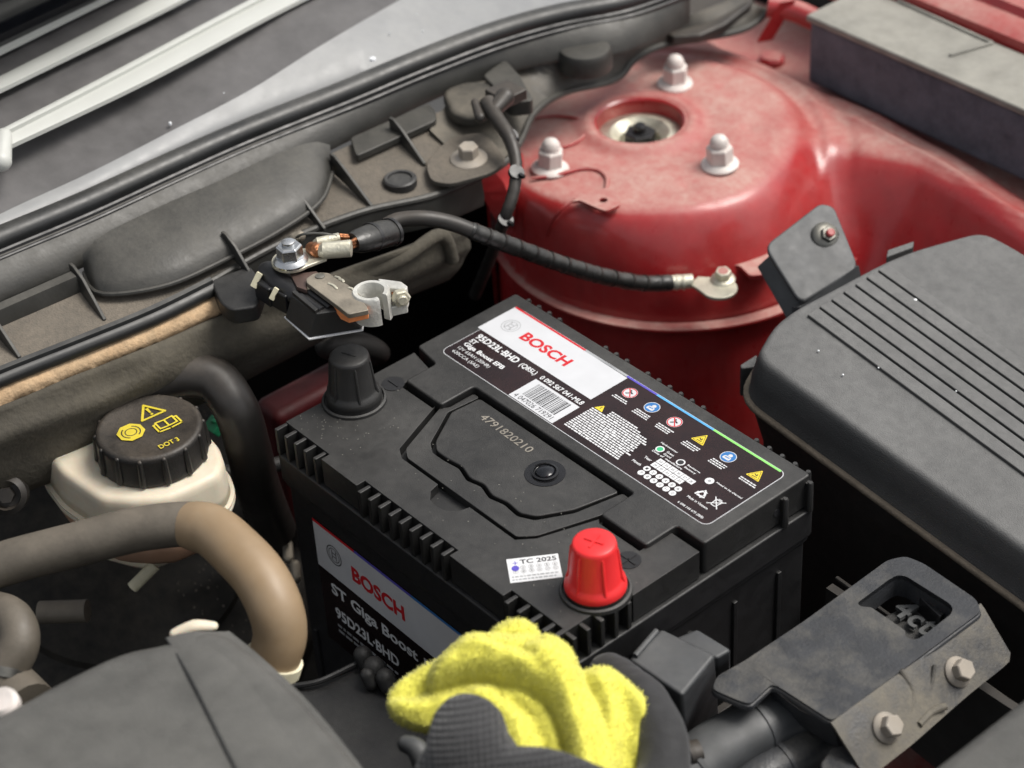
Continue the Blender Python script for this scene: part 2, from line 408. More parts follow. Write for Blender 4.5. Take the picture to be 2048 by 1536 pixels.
hd = [(60.8, 94.6), (59.3, 76), (72.8, 53.8), (79, 49.6), (87.3, 49.6), (98, 51), (108, 47.8), (117, 49.9), (126.4, 47), (136, 49.1), (146.6, 48), (154.2, 52.2), (163.6, 69), (169.5, 94.6)]
b = B(); b.prism(rounded(hd, 2.4, 4), 194, 200.2); hnd = zc(b, 'handle', 'battery_plastic', bevel=1.1)
# fins and knobs round the lid
b = B(); b.prism([(-1.3, 0.6), (1.3, 0.6), (1.1, 9), (-1.1, 9)], 182.5, 199.2)
fin = build(b, 'rib', 'battery_plastic', bat, bevel=.5, local=True); fin.location = (0, 0, 0)
def dupe(o, loc, rz=0, parent=bat):
    c = o.copy(); C.objects.link(c); c.parent = parent; c.location = Vector(loc)*MM - parent.location; c.rotation_euler = (0, 0, R(rz)); return c
xs = [4.3+8.5*i for i in range(5)] + [76.2+8.32*i for i in range(9)] + [190.3+8.9*i for i in range(4)]
fin.location = Vector((xs[0], 0, 0))*MM - bat.location
for x in xs[1:]: dupe(fin, (x, 0, 0))
for y in (7.9, 16.7, 25.5, 34.3, 42.9): dupe(fin, (232, y, 0), 90)
b = B(); b.lathe([(1.9, 182), (1.6, 199.5), (1.2, 200.3)], 10); b.box((-1.4, -4, 182.5), (1.4, 0, 199.5))
kn = build(b, 'knob', 'battery_plastic', bat, local=True)
ks = [(10.5+8.75*i) for i in range(4)] + [74.5, 83, 91.4] + [107.8+8.4*i for i in range(6)] + [188.5+9*i for i in range(5)]
kn.location = Vector((ks[0], 173.6, 0))*MM - bat.location
for x in ks[1:]: dupe(kn, (x, 173.6, 0))
for y in (150, 168): dupe(kn, (231.2, y, 0), -90)
b = B(); b.lathe([(2.2, 0), (2.2, .5)], 16, X=axis_m((228.9, 146, 192), (1, 0, 0))); zc(b, 'vent_hole', 'print_black')
# terminal collars and marks
for (x, y) in ((14.6, 45.5), (214.2, 37)):
    b = B(); b.lathe([(17.8, 199.5), (17.4, 201.4), (16.2, 201.9), (15.6, 200.6), (15.0, 200.6), (14.4, 203.2), (9, 203.4)], 48, X=Matrix.Translation((x, y, 0)))
    b.lathe([(9, 199), (8.4, 221), (7.6, 222)], 24, X=Matrix.Translation((x, y, 0)))
    zc(b, 'terminal_collar', 'battery_plastic')
for (x, y, plus) in ((18, 69.5, 0), (209.8, 62.5, 1)):
    b = B(); b.lathe([(6.3, 200.0), (6.3, 200.35)], 32, X=Matrix.Translation((x, y, 0)))
    if plus:
        b.box((-5, -.5, 200.35), (5, .5, 200.8), X=Matrix.Translation((x, y, 0))); b.box((-.5, -5, 200.35), (.5, 5, 200.8), X=Matrix.Translation((x, y, 0)))
    else: b.box((-4, -.5, 200.35), (4, .5, 200.8), X=Matrix.Translation((x, y, 0)))
    zc(b, 'polarity_mark', 'black_gloss')
# sight glass
b = B(); T = Matrix.Translation((132.4, 77.5, 0))
b.lathe([(10.6, 200.2), (10.6, 200.5), (7.6, 200.6)], 40, X=T); ey = zc(b, 'sight_glass', 'lens_gloss')
b = B(); b.lathe([(7, 200.4), (7, 201.6), (5.9, 201.9), (5.6, 201.0), (5.2, 200.8)], 40, X=T, capt=False); zc(b, 'sight_glass_ring', 'lens_gloss')
b = B(); b.lathe([(5.3, 200.7), (4.6, 202.0), (3, 202.8), (.8, 203.1)], 32, X=T); zc(b, 'sight_glass_lens', 'glass_dark')
# stamped number on the handle
b = B(); b.text('4791820210', 0, 0, 40.5, 5.0, z=200.36, bold=.01, X=Matrix.Translation((73.5, 83.0, 0)) @ Matrix.Rotation(R(-1.5), 4, 'Z'))
zc(b, 'stamped_number', 'print_silver', kind='flat', smooth_=False)
# ---- top label
b = B(); b.prism(rrect(16, 104.2, 221, 162, 4.5), 203.0, 203.12)
lab = zc(b, 'top_label', 'white_label')
LP = ['label_black', 'white_label', 'print_red', 'print_black', 'print_grey', 'print_indigo', 'print_sky', 'print_green', 'print_blue', 'print_yellow', 'print_dotgreen', 'white_print']
b = B(); Z = 203.2
def flat(poly, mi, z=Z): 
    P = [Vector(p[:2]) for p in poly]
    ar = sum(P[i].x * P[(i+1) % len(P)].y - P[(i+1) % len(P)].x * P[i].y for i in range(len(P)))
    if ar < 0: P.reverse()
    b.add([(p.x, p.y, z) for p in P], [tuple(range(len(P)))], mi)
def ring(cx, cy, r0, r1, mi, z, n=28, ry=1.0, a0=0, a1=360):
    v = []; f = []
    for i in range(n+1):
        a = R(a0+(a1-a0)*i/n)
        for r in (r0, r1): v.append((cx+r*math.cos(a), cy+r*ry*math.sin(a), z))
    for i in range(n): f.append((2*i, 2*i+1, 2*i+3, 2*i+2))
    b.add(v, f, mi)
def bar(x0, y0, x1, y1, w_, mi, z):
    d = Vector((x1-x0, y1-y0)); q = Vector((-d.y, d.x)).normalized()*w_/2
    flat([(x0+q.x, y0+q.y), (x0-q.x, y0-q.y), (x1-q.x, y1-q.y), (x1+q.x, y1+q.y)], mi, z)
flat(rrect(16.4, 104.6, 220.6, 161.6, 4.2), 0)
flat([(13.8, 133.2), (106.4, 133.2), (106.4, 159.9), (13.8, 161.3)], 1, Z+.05)
# coloured edge
for x0, x1, mi in ((14, 72, 2), (72, 105, 4), (105, 128, 5), (128, 143, 6), (143, 170, 6), (170, 217.5, 7)):
    flat([(x0, 160.3), (x1, 160.3), (x1, 161.7), (x0, 161.7)], mi, Z+.09)
flat([(106.4, 133.2), (106.4, 133.2), (106.9, 160)], 1, Z+.05)
# emblem
def emblem(cx, cy, r, mi, z, s=1):
    ring(cx, cy, r*.93, r, mi, z); ring(cx, cy, r*.66, r*.72, mi, z)
    for sx in (-1, 1): bar(cx+sx*r*.28, cy-r*.52, cx+sx*r*.28, cy+r*.52, r*.09, mi, z+.02)
    for sy in (-1, 1): bar(cx-r*.28, cy+sy*r*.2, cx+r*.28, cy+sy*r*.2, r*.09, mi, z+.02)
    for sx in (-1, 1):
        for sy in (-1, 1): bar(cx+sx*r*.28, cy+sy*r*.52, cx+sx*r*.48, cy+sy*r*.45, r*.09, mi, z+.02)
emblem(25.8, 147.2, 5.6, 4, Z+.1)
b.text('BOSCH', 37.2, 142.6, 37.5, 7.7, 2, Z+.1, bold=.035)
b.text('95D23L·BHD', 19.8, 125.6, 34.0, 5.0, 11, Z+.1, bold=.03)
b.text('(Q85L)', 56.5, 125.0, 12.6, 4.6, 11, Z+.1, bold=.02)
b.text('0 092 S67 041-ML8', 73.0, 126.0, 33.2, 3.6, 11, Z+.1, bold=.02)
b.text('ST', 20.3, 121.1, 4.8, 3.4, 11, Z+.1, bold=.03)
b.text('Giga Boost EFB', 20.3, 116.0, 32.6, 4.2, 11, Z+.1, bold=.03)
b.text('12V 65AH (20HR)', 20.6, 111.9, 26, 3.1, 11, Z+.1)
b.text('620CCA (SAE)', 20.8, 107.7, 21.5, 3.1, 11, Z+.1)
# bar code
flat([(72.4, 105.0), (107.2, 105.0), (107.2, 124.6), (72.4, 124.6)], 1, Z+.08)
x = 77.2; rr = random.Random(4)
while x < 103:
    w_ = rr.choice((.3, .5, .8)); flat([(x, 110.5), (x+w_, 110.5), (x+w_, 122.8), (x, 122.8)], 3, Z+.11); x += w_ + rr.choice((.35, .5, .8))
b.text('4 047026 719291', 74.4, 106.2, 29.5, 3.3, 3, Z+.11)
# hazard icons
icons = [(116.8, 'r'), (134, 'b'), (151.2, 'r'), (171, 'y'), (190.8, 'b'), (210.8, 'y')]
for i, (cx, t) in enumerate(icons):
    cy = 151.9 - i*.35
    if t == 'r':
        flat(ell(cx, cy, 4.3), 1, Z+.06); ring(cx, cy, 3.5, 4.1, 2, Z+.08); bar(cx-2.4, cy+2.4, cx+2.4, cy-2.4, .6, 2, Z+.12)
        bar(cx-1.6, cy-1.8, cx+.6, cy+.6, .8, 3, Z+.1); bar(cx-.2, cy+.8, cx+1.8, cy+.2, .9, 3, Z+.105); flat(ell(cx-.8, cy+1.6, .7), 3, Z+.1)
    elif t == 'b':
        flat(ell(cx, cy, 4.4), 1, Z+.06); flat(ell(cx, cy, 4.0), 8, Z+.08)
        flat(ell(cx+.3, cy+1.4, 1.2), 1, Z+.1); flat(rounded([(cx-2.4, cy-2.4), (cx+2.4, cy-2.4), (cx+2.2, cy+.1), (cx, cy+.5), (cx-2.2, cy+.1)], .8), 1, Z+.1); bar(cx-1.4, cy-.9, cx+1.4, cy-.6, .7, 8, Z+.12)
    else:
        flat(rounded([(cx-4.5, cy-3.2), (cx+4.5, cy-3.2), (cx, cy+5)], .9), 9, Z+.06)
        flat(rounded([(cx-3.6, cy-2.7), (cx+3.6, cy-2.7), (cx, cy+3.9)], .7), 3, Z+.08); flat(rounded([(cx-3.2, cy-2.45), (cx+3.2, cy-2.45), (cx, cy+3.3)], .6), 9, Z+.1)
        bar(cx-1.7, cy-1.6, cx+1.7, cy-1.4, .5, 3, Z+.12); bar(cx-1.2, cy+.3, cx+.6, cy-.5, .6, 3, Z+.12); bar(cx+.2, cy+.9, cx+.9, cy-.6, .5, 3, Z+.125)
    for q in range(3 if i not in (0, 5) else 2):   # lines of fine print too small to read
        x = cx-5.4+rr.random()
        while x < cx+4.6:
            w_ = rr.uniform(.7, 2.2); flat([(x, 145-q*1.5-i*.3), (x+w_, 145-q*1.5-i*.3), (x+w_, 145.75-q*1.5-i*.3), (x, 145.75-q*1.5-i*.3)], 11, Z+.06); x += w_+.35
# block of fine print
flat(rounded([(112.5, 130.0), (118.6, 130.0), (115.5, 134.8)], .6), 9, Z+.06); bar(115.5, 131.2, 115.5, 133.2, .5, 3, Z+.08)
for q in range(13):
    y0 = 128.4-q*1.62; x = 112
    while x < 152:
        w_ = rr.uniform(.8, 3.2); h_ = .95 if rr.random() < .9 else 1.25
        flat([(x, y0), (x+w_, y0), (x+w_, y0+h_), (x, y0+h_)], 11, Z+.06); x += w_+.38
for q in range(3):
    x = 122
    while x < 150-q*5: w_ = rr.uniform(.8, 2.6); flat([(x, 130.2+q*1.6), (x+w_, 130.2+q*1.6), (x+w_, 131.1+q*1.6), (x, 131.1+q*1.6)], 11, Z+.06); x += w_+.4
# charge key
for cx, mi in ((162, 10), (177, 3), (197.6, 4)):
    flat(ell(cx, 130.2, 2.45), 11, Z+.06); flat(ell(cx, 130.2, 1.75 if mi != 4 else .9), mi, Z+.08)
b.text('Hydrometer', 158.5, 133.6, 12, 1.6, 11, Z+.07, bold=.02); b.text('Green', 166, 130.6, 5, 1.5, 11, Z+.07, bold=.02); b.text('Good', 166, 128.4, 5, 1.5, 11, Z+.07, bold=.02)
b.text('Recharge', 181, 130.4, 9, 1.5, 11, Z+.07, bold=.02); b.text('Battery', 181, 128.2, 8, 1.5, 11, Z+.07, bold=.02)
b.text('Need to be charged', 201, 131, 17.5, 1.6, 11, Z+.07, bold=.02); b.text('Use safe glasses', 201, 128.8, 15, 1.5, 11, Z+.07, bold=.02) if False else None
# date table
for r_ in range(2):
    for c_ in range(6 if r_ == 0 else 5):
        x0 = 167.6+c_*4.35 + (0 if r_ == 0 else 0); y0 = 121.6-r_*3.9
        flat([(x0, y0), (x0+4.05, y0), (x0+4.05, y0+3.5), (x0, y0+3.5)], 11, Z+.06); b.text(str(23+c_+r_*6), x0+1.1, y0+1.0, 1.8, 1.5, 3, Z+.08)
for r_ in range(2):
    for c_ in range(6):
        cx = 168.6+c_*4.5 + r_*.3; cy = 114.6-r_*4.3; flat(ell(cx, cy, 1.95, n=16), 11, Z+.06); b.text(str(c_+1+r_*6), cx-.7, cy-.8, 1.4, 1.6, 3, Z+.08)
b.text('Year', 160.8, 119.6, 5, 1.8, 11, Z+.07, bold=.02); b.text('Month', 158.5, 113.4, 6, 1.8, 11, Z+.07, bold=.02)
b.text('Date of', 160, 126.2, 8, 1.4, 11, Z+.07, bold=.02); b.text('manufacture', 169.5, 126.2, 12, 1.4, 11, Z+.07, bold=.02)
# recycling arrows and crossed bin
tri = [Vector((202+3.4*math.cos(R(90+120*k)), 120.2+3.4*math.sin(R(90+120*k)))) for k in range(3)]
for k in range(3):
    a, c_ = tri[k], tri[(k+1) % 3]; d = (c_-a).normalized(); o_ = Vector((-d.y, d.x))
    s0, s1 = a+d*1.3, c_-d*2.0; bar(*s0, *s1, 1.15, 11, Z+.07); flat([tuple(s1+o_*1.25), tuple(s1-o_*1.25), tuple(s1+d*1.6)], 11, Z+.08)
    bar(*(a-d*.1+Vector((0, 0))), *(a+d*1.0), 1.0, 11, Z+.09)
cx, cy = 212, 120.4
for q in ((-2, 2, -1.4, -2.4), (2, 2, 1.4, -2.4), (-1.4, -2.4, 1.4, -2.4), (-2.6, 2.2, 2.6, 2.2), (-1.2, 3, 1.2, 3)): bar(cx+q[0], cy+q[1], cx+q[2], cy+q[3], .55, 11, Z+.07)
bar(cx-3.6, cy-3.4, cx+3.6, cy+3.4, .55, 11, Z+.09); bar(cx-3.6, cy+3.4, cx+3.6, cy-3.4, .55, 11, Z+.1)
b.text('Made in Vietnam', 198.2, 113.4, 14, 1.5, 11, Z+.07, bold=.02); b.text('6 098 144 675 (SII8)', 198, 106.6, 17.5, 1.9, 11, Z+.07, bold=.02)
build(b, 'label_print', LP, lab, kind='flat', smooth_=False)
# ---- inspection sticker near the red cap
a = math.atan2(41.3-20.3, 182.8-168.5)
X = Matrix.Translation((182.5, 10.6, 200.1)) @ Matrix.Rotation(a, 4, 'Z')
b = B(); b.box((0, 0, 0), (25.3, 17.2, .15), X=X); st = zc(b, 'inspection_sticker', 'white_print')
b = B()
b.text('TC 2025', 6.3, 12.6, 17.8, 3.2, 0, .22, X=X, bold=.02)
b.text('+', 2.6, 12.4, 2.6, 2.6, 2, .22, X=X)
n1 = ['1', '2', '3', '4', '5', '6', '7', '8', '9', '10', '11', '12']
for r_ in range(2):
    for c_ in range(6):
        cx, cy = 3.4+c_*3.9, 10.2-r_*2.9
        bb = b; v = []; f = []
        for i in range(17):
            t = 2*math.pi*i/16
            for q in (1.1, 1.35): v.append((cx+q*math.cos(t), cy+q*math.sin(t), .22))
        for i in range(16): f.append((2*i, 2*i+1, 2*i+3, 2*i+2))
        b.add(v, f, 1, X); b.text(n1[c_+r_*6], cx-.5, cy-.6, 1.0, 1.2, 0, .22, X=X)
b.add([(p[0], p[1], .25) for p in ell(3.6, 9.9, 1.9, 2.0, 16)], [tuple(range(16))], 2, X)
for q in range(2):
    x = 1.2
    while x < 23: w_ = rr.uniform(.8, 2.2); b.add([(x, 3.4-q*2.1, .22), (x+w_, 3.4-q*2.1, .22), (x+w_, 4.3-q*2.1, .22), (x, 4.3-q*2.1, .22)], [(0, 1, 2, 3)], 1, X); x += w_+.5
build(b, 'sticker_print', ['print_black', 'print_grey', 'print_indigo'], st, kind='flat', smooth_=False)
# ---- side label on the long wall facing the camera
XS = Matrix(((1, 0, 0, 0), (0, 0, -1, 2.9), (0, 1, 0, 0), (0, 0, 0, 1)))   # u->x, v->z, normal -> -y
b = B(); b.box((25.2, 62, 0), (199, 150, .25), X=XS); sl_ = zc(b, 'side_label', 'label_black')
b = B()
def sflat(L, mi, z=.4): b.add([(p[0], p[1], z) for p in L], [tuple(range(len(L)))], mi, XS)
sflat([(25.4, 116.6), (198.8, 114.8), (198.8, 148.2), (25.4, 149.6)], 0)
for x0, x1, mi in ((25.4, 62, 1), (62, 110, 2), (110, 198, 3)): sflat([(x0, 148.0), (x1, 148.0), (x1, 149.9), (x0, 149.9)], mi, .5)
def tx(s_, x, y, w_, h_, mi, bold=.03): b.text(s_, x, y, w_, h_, mi, .5, X=XS, bold=bold)
tx('BOSCH', 57.5, 125.6, 45, 10.6, 1, .04); tx('ST Giga Boost', 35.5, 99.6, 75, 10.6, 5); tx('EFB', 116, 99.6, 18, 9.8, 5); tx('95D23L·BHD', 36.5, 84.6, 56, 8.2, 5)
for q in range(2):
    x = 37
    while x < 88: w_ = rr.uniform(2, 6); sflat([(x, 78-q*4), (x+w_, 78-q*4), (x+w_, 79.8-q*4), (x, 79.8-q*4)], 4); x += w_+1.2
v = []
cx, cy, r = 42.3, 133.4, 6.6
def sring(r0, r1):
    v = []; f = []
    for i in range(33):
        t = 2*math.pi*i/32
        for q in (r0, r1): v.append((cx+q*math.cos(t), cy+q*math.sin(t), .5))
    for i in range(32): f.append((2*i, 2*i+1, 2*i+3, 2*i+2))
    b.add(v, f, 6, XS)
sring(5.9, 6.6); sring(4.3, 4.8)
for x0, y0, x1, y1 in ((-2.1, -3.4, -1.4, 3.4), (1.4, -3.4, 2.1, 3.4), (-1.4, -1.5, 1.4, -.9), (-1.4, .9, 1.4, 1.5)): sflat([(cx+x0, cy+y0), (cx+x1, cy+y0), (cx+x1, cy+y1), (cx+x0, cy+y1)], 6, .5)
build(b, 'side_label_print', ['white_label', 'print_red', 'print_indigo', 'print_blue', 'print_grey', 'white_print', 'print_black'], sl_, kind='flat', smooth_=False)

# ---- terminal caps (lift off)
def cap(name, label, p, mat, plus, tilt):
    t = thing(name, label, 'terminal cap', p)
    b = B(); T = Matrix.Translation(p)
    b.lathe([(15.0, 0), (15.2, 1.2), (14.6, 3.6), (13.4, 5.0), (12.6, 6.5), (10.8, 25.0), (10.4, 26.8), (9.5, 27.4), (4, 27.6)], 48, X=T)
    build(b, 'cap_body', mat, t, angle=60)
    for k in range(6):
        a = R(30+60*k+tilt); b = B()
        b.tube([Vector(p)+Vector((math.cos(a)*r_, math.sin(a)*r_, z_)) for r_, z_ in ((13.7, 4), (12.5, 8), (11.0, 23.5), (10.3, 25.2))], [.9, .85, .7, .3], 8)
        build(b, 'cap_rib', mat, t)
    b = B()
    if plus:
        b.box((-5, -.6, 27.3), (5, .6, 28.2), X=T @ Matrix.Rotation(R(20), 4, 'Z')); b.box((-.6, -5, 27.3), (.6, 5, 28.17), X=T @ Matrix.Rotation(R(20), 4, 'Z'))
    else: b.box((-4.4, -.45, 27.5), (4.4, .45, 27.95), X=T @ Matrix.Rotation(R(20), 4, 'Z'))
    build(b, 'cap_mark', mat, t)
    b = B(); b.lathe([(.8, 27.7), (.8, 28.1)], 10, X=T); build(b, 'cap_pinhole', 'print_black', t)
cap('protective_cap', 'bright red plastic cap over the battery terminal next to the small white sticker', (214.2, 37, 203), 'red_cap', 1, 8)
cap('protective_cap', 'black ribbed plastic cap over the far terminal of the battery, under the loose clamp', (14.6, 45.5, 203), 'battery_plastic', 0, 8)
# dust flakes lying on the battery lid
b = B(); rr = random.Random(21)
for _ in range(150):
    x, y = rr.uniform(6, 225), rr.uniform(9, 70)
    if rr.random() < .5: x, y = rr.gauss(22, 14), rr.gauss(26, 12)
    if not (5 < x < 225 and 9 < y < 72): continue
    z = 203.4 if y > 73 else 200.15; s_ = rr.uniform(.09, .26); a = rr.uniform(0, 3); X = Matrix.Translation((x, y, z)) @ Matrix.Rotation(a, 4, 'Z')
    b.box((-s_*rr.uniform(1, 2.4), -s_*.6, -.1), (s_, s_*.6, .15), X=X)
o = build(b, 'dust_flakes', 'foam_cover', bat); o['kind'] = 'stuff'
from mathutils.geometry import tessellate_polygon
def plate_hole(outer, inner, z0, z1):
    b = B(); O = [Vector((p[0], p[1], 0)) for p in outer]; I = [Vector((p[0], p[1], 0)) for p in inner]
    def area(P): return sum(P[i].x*P[(i+1) % len(P)].y - P[(i+1) % len(P)].x*P[i].y for i in range(len(P)))
    if area(O) < 0: O.reverse()
    if area(I) > 0: I.reverse()
    tr = tessellate_polygon([O, I]); A = O+I; N = len(A)
    g0 = z0 if callable(z0) else (lambda x, y: z0); g1 = z1 if callable(z1) else (lambda x, y: z1)
    v = [(p.x, p.y, g1(p.x, p.y)) for p in A] + [(p.x, p.y, g0(p.x, p.y)) for p in A]
    f = [tuple(t) for t in tr] + [tuple(i+N for i in reversed(t)) for t in tr]
    k = len(O); f += [((i+1) % k, i, i+N, (i+1) % k+N) for i in range(k)]
    m_ = len(I); f += [(k+(i+1) % m_, k+i, k+i+N, k+(i+1) % m_+N) for i in range(m_)]
    return b.add(v, f)

# ================================================================== INNER FENDER: strut tower and apron, pressed red sheet
fen = thing('inner_fender', 'dusty red painted strut tower and wing panel behind the battery', 'body panel', (-60, 380, 0))
TCX, TCY = -85.0, 352.0
lev = [(200, 88), (199.2, 95), (197.6, 99), (193.5, 103), (187, 106), (178, 108.5), (165, 111), (150, 113.5), (136, 115.5), (60, 117), (-60, 121)]
def sstep(a, b_, x): 
    t = np.clip((x-a)/(b_-a), 0, 1); return t*t*(3-2*t)
def tower(x, y):
    zz = np.full_like(x, -200.0); prev = None
    for z, r in lev:
        k = min(200-z, 70)/70; d = np.hypot(x-(TCX+23*k), y-(TCY+10*k)) - r
        if prev is None: zz = np.where(d <= 0, z, zz)
        else:
            pz, pd = prev; t = np.clip(pd/np.maximum(1e-6, pd-d), 0, 1)
            zz = np.where((pd > 0) & (d <= 0), pz+(z-pz)*t, zz)
        prev = (z, d)
    d0 = np.hypot(x-TCX, y-TCY)
    return zz + 5.0*np.exp(-((d0-33)/7.5)**2) + 1.6*sstep(30, 60, d0)*sstep(84, 60, d0) - 2.0*np.exp(-((d0-70)/40)**2)*0
def apron(x, y):
    y1 = np.interp(x, [-200, -110, -40, 0, 20, 60, 100, 154, 230, 420], [300, 330, 390, 418, 430, 448, 446, 436, 424, 400])
    y2 = np.interp(x, [-200, -130, -56, 1, 72, 122, 420], [474, 474, 475, 482, 478, 469, 440])
    top = 189 - .02*np.maximum(0, x) + np.interp(x, [-200, -60, 20], [2, 4, 0])
    d = y1 - y
    z = top - np.where(d > 0, 0, 0)
    fall = 64*sstep(-3, 46, d) + 9*sstep(-4, 7, d) + 160*sstep(46, 66, d)
    led = 15*sstep(0, 13, y-y2) 
    crown = 3.0*np.exp(-((y-(y1+y2)/2)/11)**2)*sstep(-20, 40, x)
    return z - fall - led + crown
xs_ = np.arange(-215, 425, 2.6); ys_ = np.arange(208, 562, 2.6)
XX, YY = np.meshgrid(xs_, ys_, indexing='ij')
t_, a_ = tower(XX, YY), apron(XX, YY)
k_ = 7.0; h_ = np.clip(.5+.5*(t_-a_)/k_, 0, 1); ZZ = a_*(1-h_)+t_*h_+k_*h_*(1-h_)
# shallow pressed dents and waves of the sheet
for (px, py, zz, rr_, dd) in ((1448, 175, 200, 3.4, -1.6), (1500, 258, 200, 3.6, -1.8), (1375, 372, 200, 3.4, -1.2), (1680, 408, 150, 7, -2.5), (1812, 232, 190, 6, 1.5), (1830, 300, 185, 9, -1.5)):
    p = at(px, py, z=zz); ZZ = ZZ + dd*np.exp(-(((XX-p.x)**2+(YY-p.y)**2)/rr_**2))
nx, ny = XX.shape
mask = sstep(104, 122, np.hypot(XX-TCX, YY-TCY))*sstep(120, 150, ZZ)
for _ in range(6):
    Pd = np.pad(ZZ, 1, mode='edge'); Bl = (Pd[:-2, 1:-1]+Pd[2:, 1:-1]+Pd[1:-1, :-2]+Pd[1:-1, 2:]+4*ZZ)/8; ZZ = ZZ*(1-mask)+Bl*mask
mk = np.exp(-(((XX-32)/34)**2+((YY-402)/38)**2))
for _ in range(30):
    Pd = np.pad(ZZ, 1, mode='edge'); Bl = (Pd[:-2, 1:-1]+Pd[2:, 1:-1]+Pd[1:-1, :-2]+Pd[1:-1, 2:])/4; ZZ = ZZ*(1-mk)+Bl*mk
yb = np.interp(XX, [-200, -56, 1, 72, 122, 420], [455, 458, 466, 461, 452, 424]); ZZ = ZZ + 2.2*np.exp(-((YY-yb)/3.2)**2)*sstep(-60, 0, XX)
da_ = np.hypot(XX-TCX, YY-TCY); ZZ = ZZ + 1.8*np.exp(-((da_-119)/3.0)**2)*(ZZ > 170)*sstep(380, 420, YY) - 1.5*np.exp(-((da_-133)/4.0)**2)*(ZZ > 170)*sstep(400, 440, YY)
d0 = np.hypot(XX-TCX, YY-TCY)
# snap the innermost ring of the grid to the edge of the strut hole
HR = 28.5
f_ = []; keep = (d0 > HR-2.0)
Xs = XX.copy(); Ys = YY.copy(); near = (d0 < HR) & keep
Xs[near] = TCX+(XX-TCX)[near]*HR/d0[near]; Ys[near] = TCY+(YY-TCY)[near]*HR/d0[near]
for i in range(nx-1):
    for j in range(ny-1):
        if keep[i, j] and keep[i+1, j] and keep[i, j+1] and keep[i+1, j+1] and ZZ[i:i+2, j:j+2].max() > -100 and not (XX[i,j] < -50 and a_[i,j] > t_[i,j] and (ZZ[i,j] < 176)): f_.append((i*ny+j, (i+1)*ny+j, (i+1)*ny+j+1, i*ny+j+1))
b = B(); b.v = [Vector(q) for q in zip(Xs.ravel(), Ys.ravel(), ZZ.ravel())]; b.f = f_; b.m = [0]*len(f_)
pan = build(b, 'panel', 'red_paint', fen, angle=180)
b = B(); T = Matrix.Translation((TCX, TCY, 0))
b.lathe([(HR+3, 204.0), (HR+.5, 204.3), (HR-1, 203.0), (HR-1.3, 196), (HR-1.3, 190)], 64, X=T, capb=False, capt=False); build(b, 'hole_lip', 'red_paint', fen)
# weld flange round the tower
b = B(); pts = []
for r_, z_ in ((113.5, 133.6), (121.5, 133.6), (121.8, 132.2), (114, 131.6)):
    pts.append([(TCX+23+r_*math.cos(R(a)), TCY+10+r_*math.sin(R(a)), z_) for a in range(-170, 36, 3)])
b.loft(pts); build(b, 'weld_flange', 'red_paint', fen, label='light dusty rim running round the foot of the strut tower')
# sheet edges, doubling plates and the little tab
for L_, z_ in (([(1053, 238), (1105, 231), (1155, 236), (1176, 252), (1166, 274), (1139, 290), (1112, 296)], 202.4), ([(1062, 356), (1110, 350), (1160, 338), (1195, 340), (1214, 356), (1212, 380)], 202.2)):
    b = B(); pp_ = curve(ats(L_, z_)); b.tube(pp_, [.6+1.1*math.sin(math.pi*i/(len(pp_)-1))**.5 for i in range(len(pp_))], 8, flat=.8); build(b, 'sheet_edge', 'red_paint', fen)
o_ = [tuple(p[:2]) for p in ats([(1142, 405), (1175, 388), (1215, 376), (1240, 392), (1240, 412), (1212, 424), (1190, 416), (1160, 402)], 203)]
hp = at(1207, 402, z=203); b = plate_hole(rounded(o_, 2), ell(hp.x, hp.y, 2.6, n=16), 202.0, 203.6); build(b, 'tab', 'red_paint', fen)
b = B(); b.tube(curve(at3([(1150, 398, 203), (1120, 422, 198), (1100, 455, 184), (1092, 492, 166)])), [1.0]*19, 8); build(b, 'sheet_edge', 'red_paint', fen)
b = B(); b.loft([at3([(930, 372, 214), (958, 380, 206), (985, 425, 186), (1000, 452, 170)]), at3([(990, 345, 214), (1010, 370, 206), (1025, 420, 186), (1032, 452, 166)]), at3([(1045, 305, 206), (1050, 350, 196), (1050, 400, 180), (1056, 452, 150)])], thick=1.5, n=8); build(b, 'side_flange', 'red_paint', fen)
o_ = [tuple(p[:2]) for p in ats([(1396, 520), (1410, 500), (1470, 478), (1536, 452), (1575, 470), (1560, 545), (1500, 552), (1478, 530), (1400, 536)], 164)]
b = B(); b.prism(rounded(o_, 3), 161, 164); build(b, 'bracket_tab', 'red_paint', fen, bevel=.5)
# the strut's own top, seen through the hole
stt = thing('strut_mount', 'metal strut top with a dark nut inside the round hole of the red tower', 'strut mount', (TCX, TCY, 160))
b = B(); b.lathe([(33, 160), (33, 188), (29, 193), (19, 195.5), (13.5, 190), (13, 186)], 48, X=T); build(b, 'cup', 'tin', stt)
b = B(); b.hexa(10.5, 184, 196, X=T); build(b, 'nut', 'black_gloss', stt, bevel=.4)
b = B(); b.lathe([(4, 194), (4, 200), (3.2, 201)], 20, X=T); build(b, 'rod_end', 'black_gloss', stt)

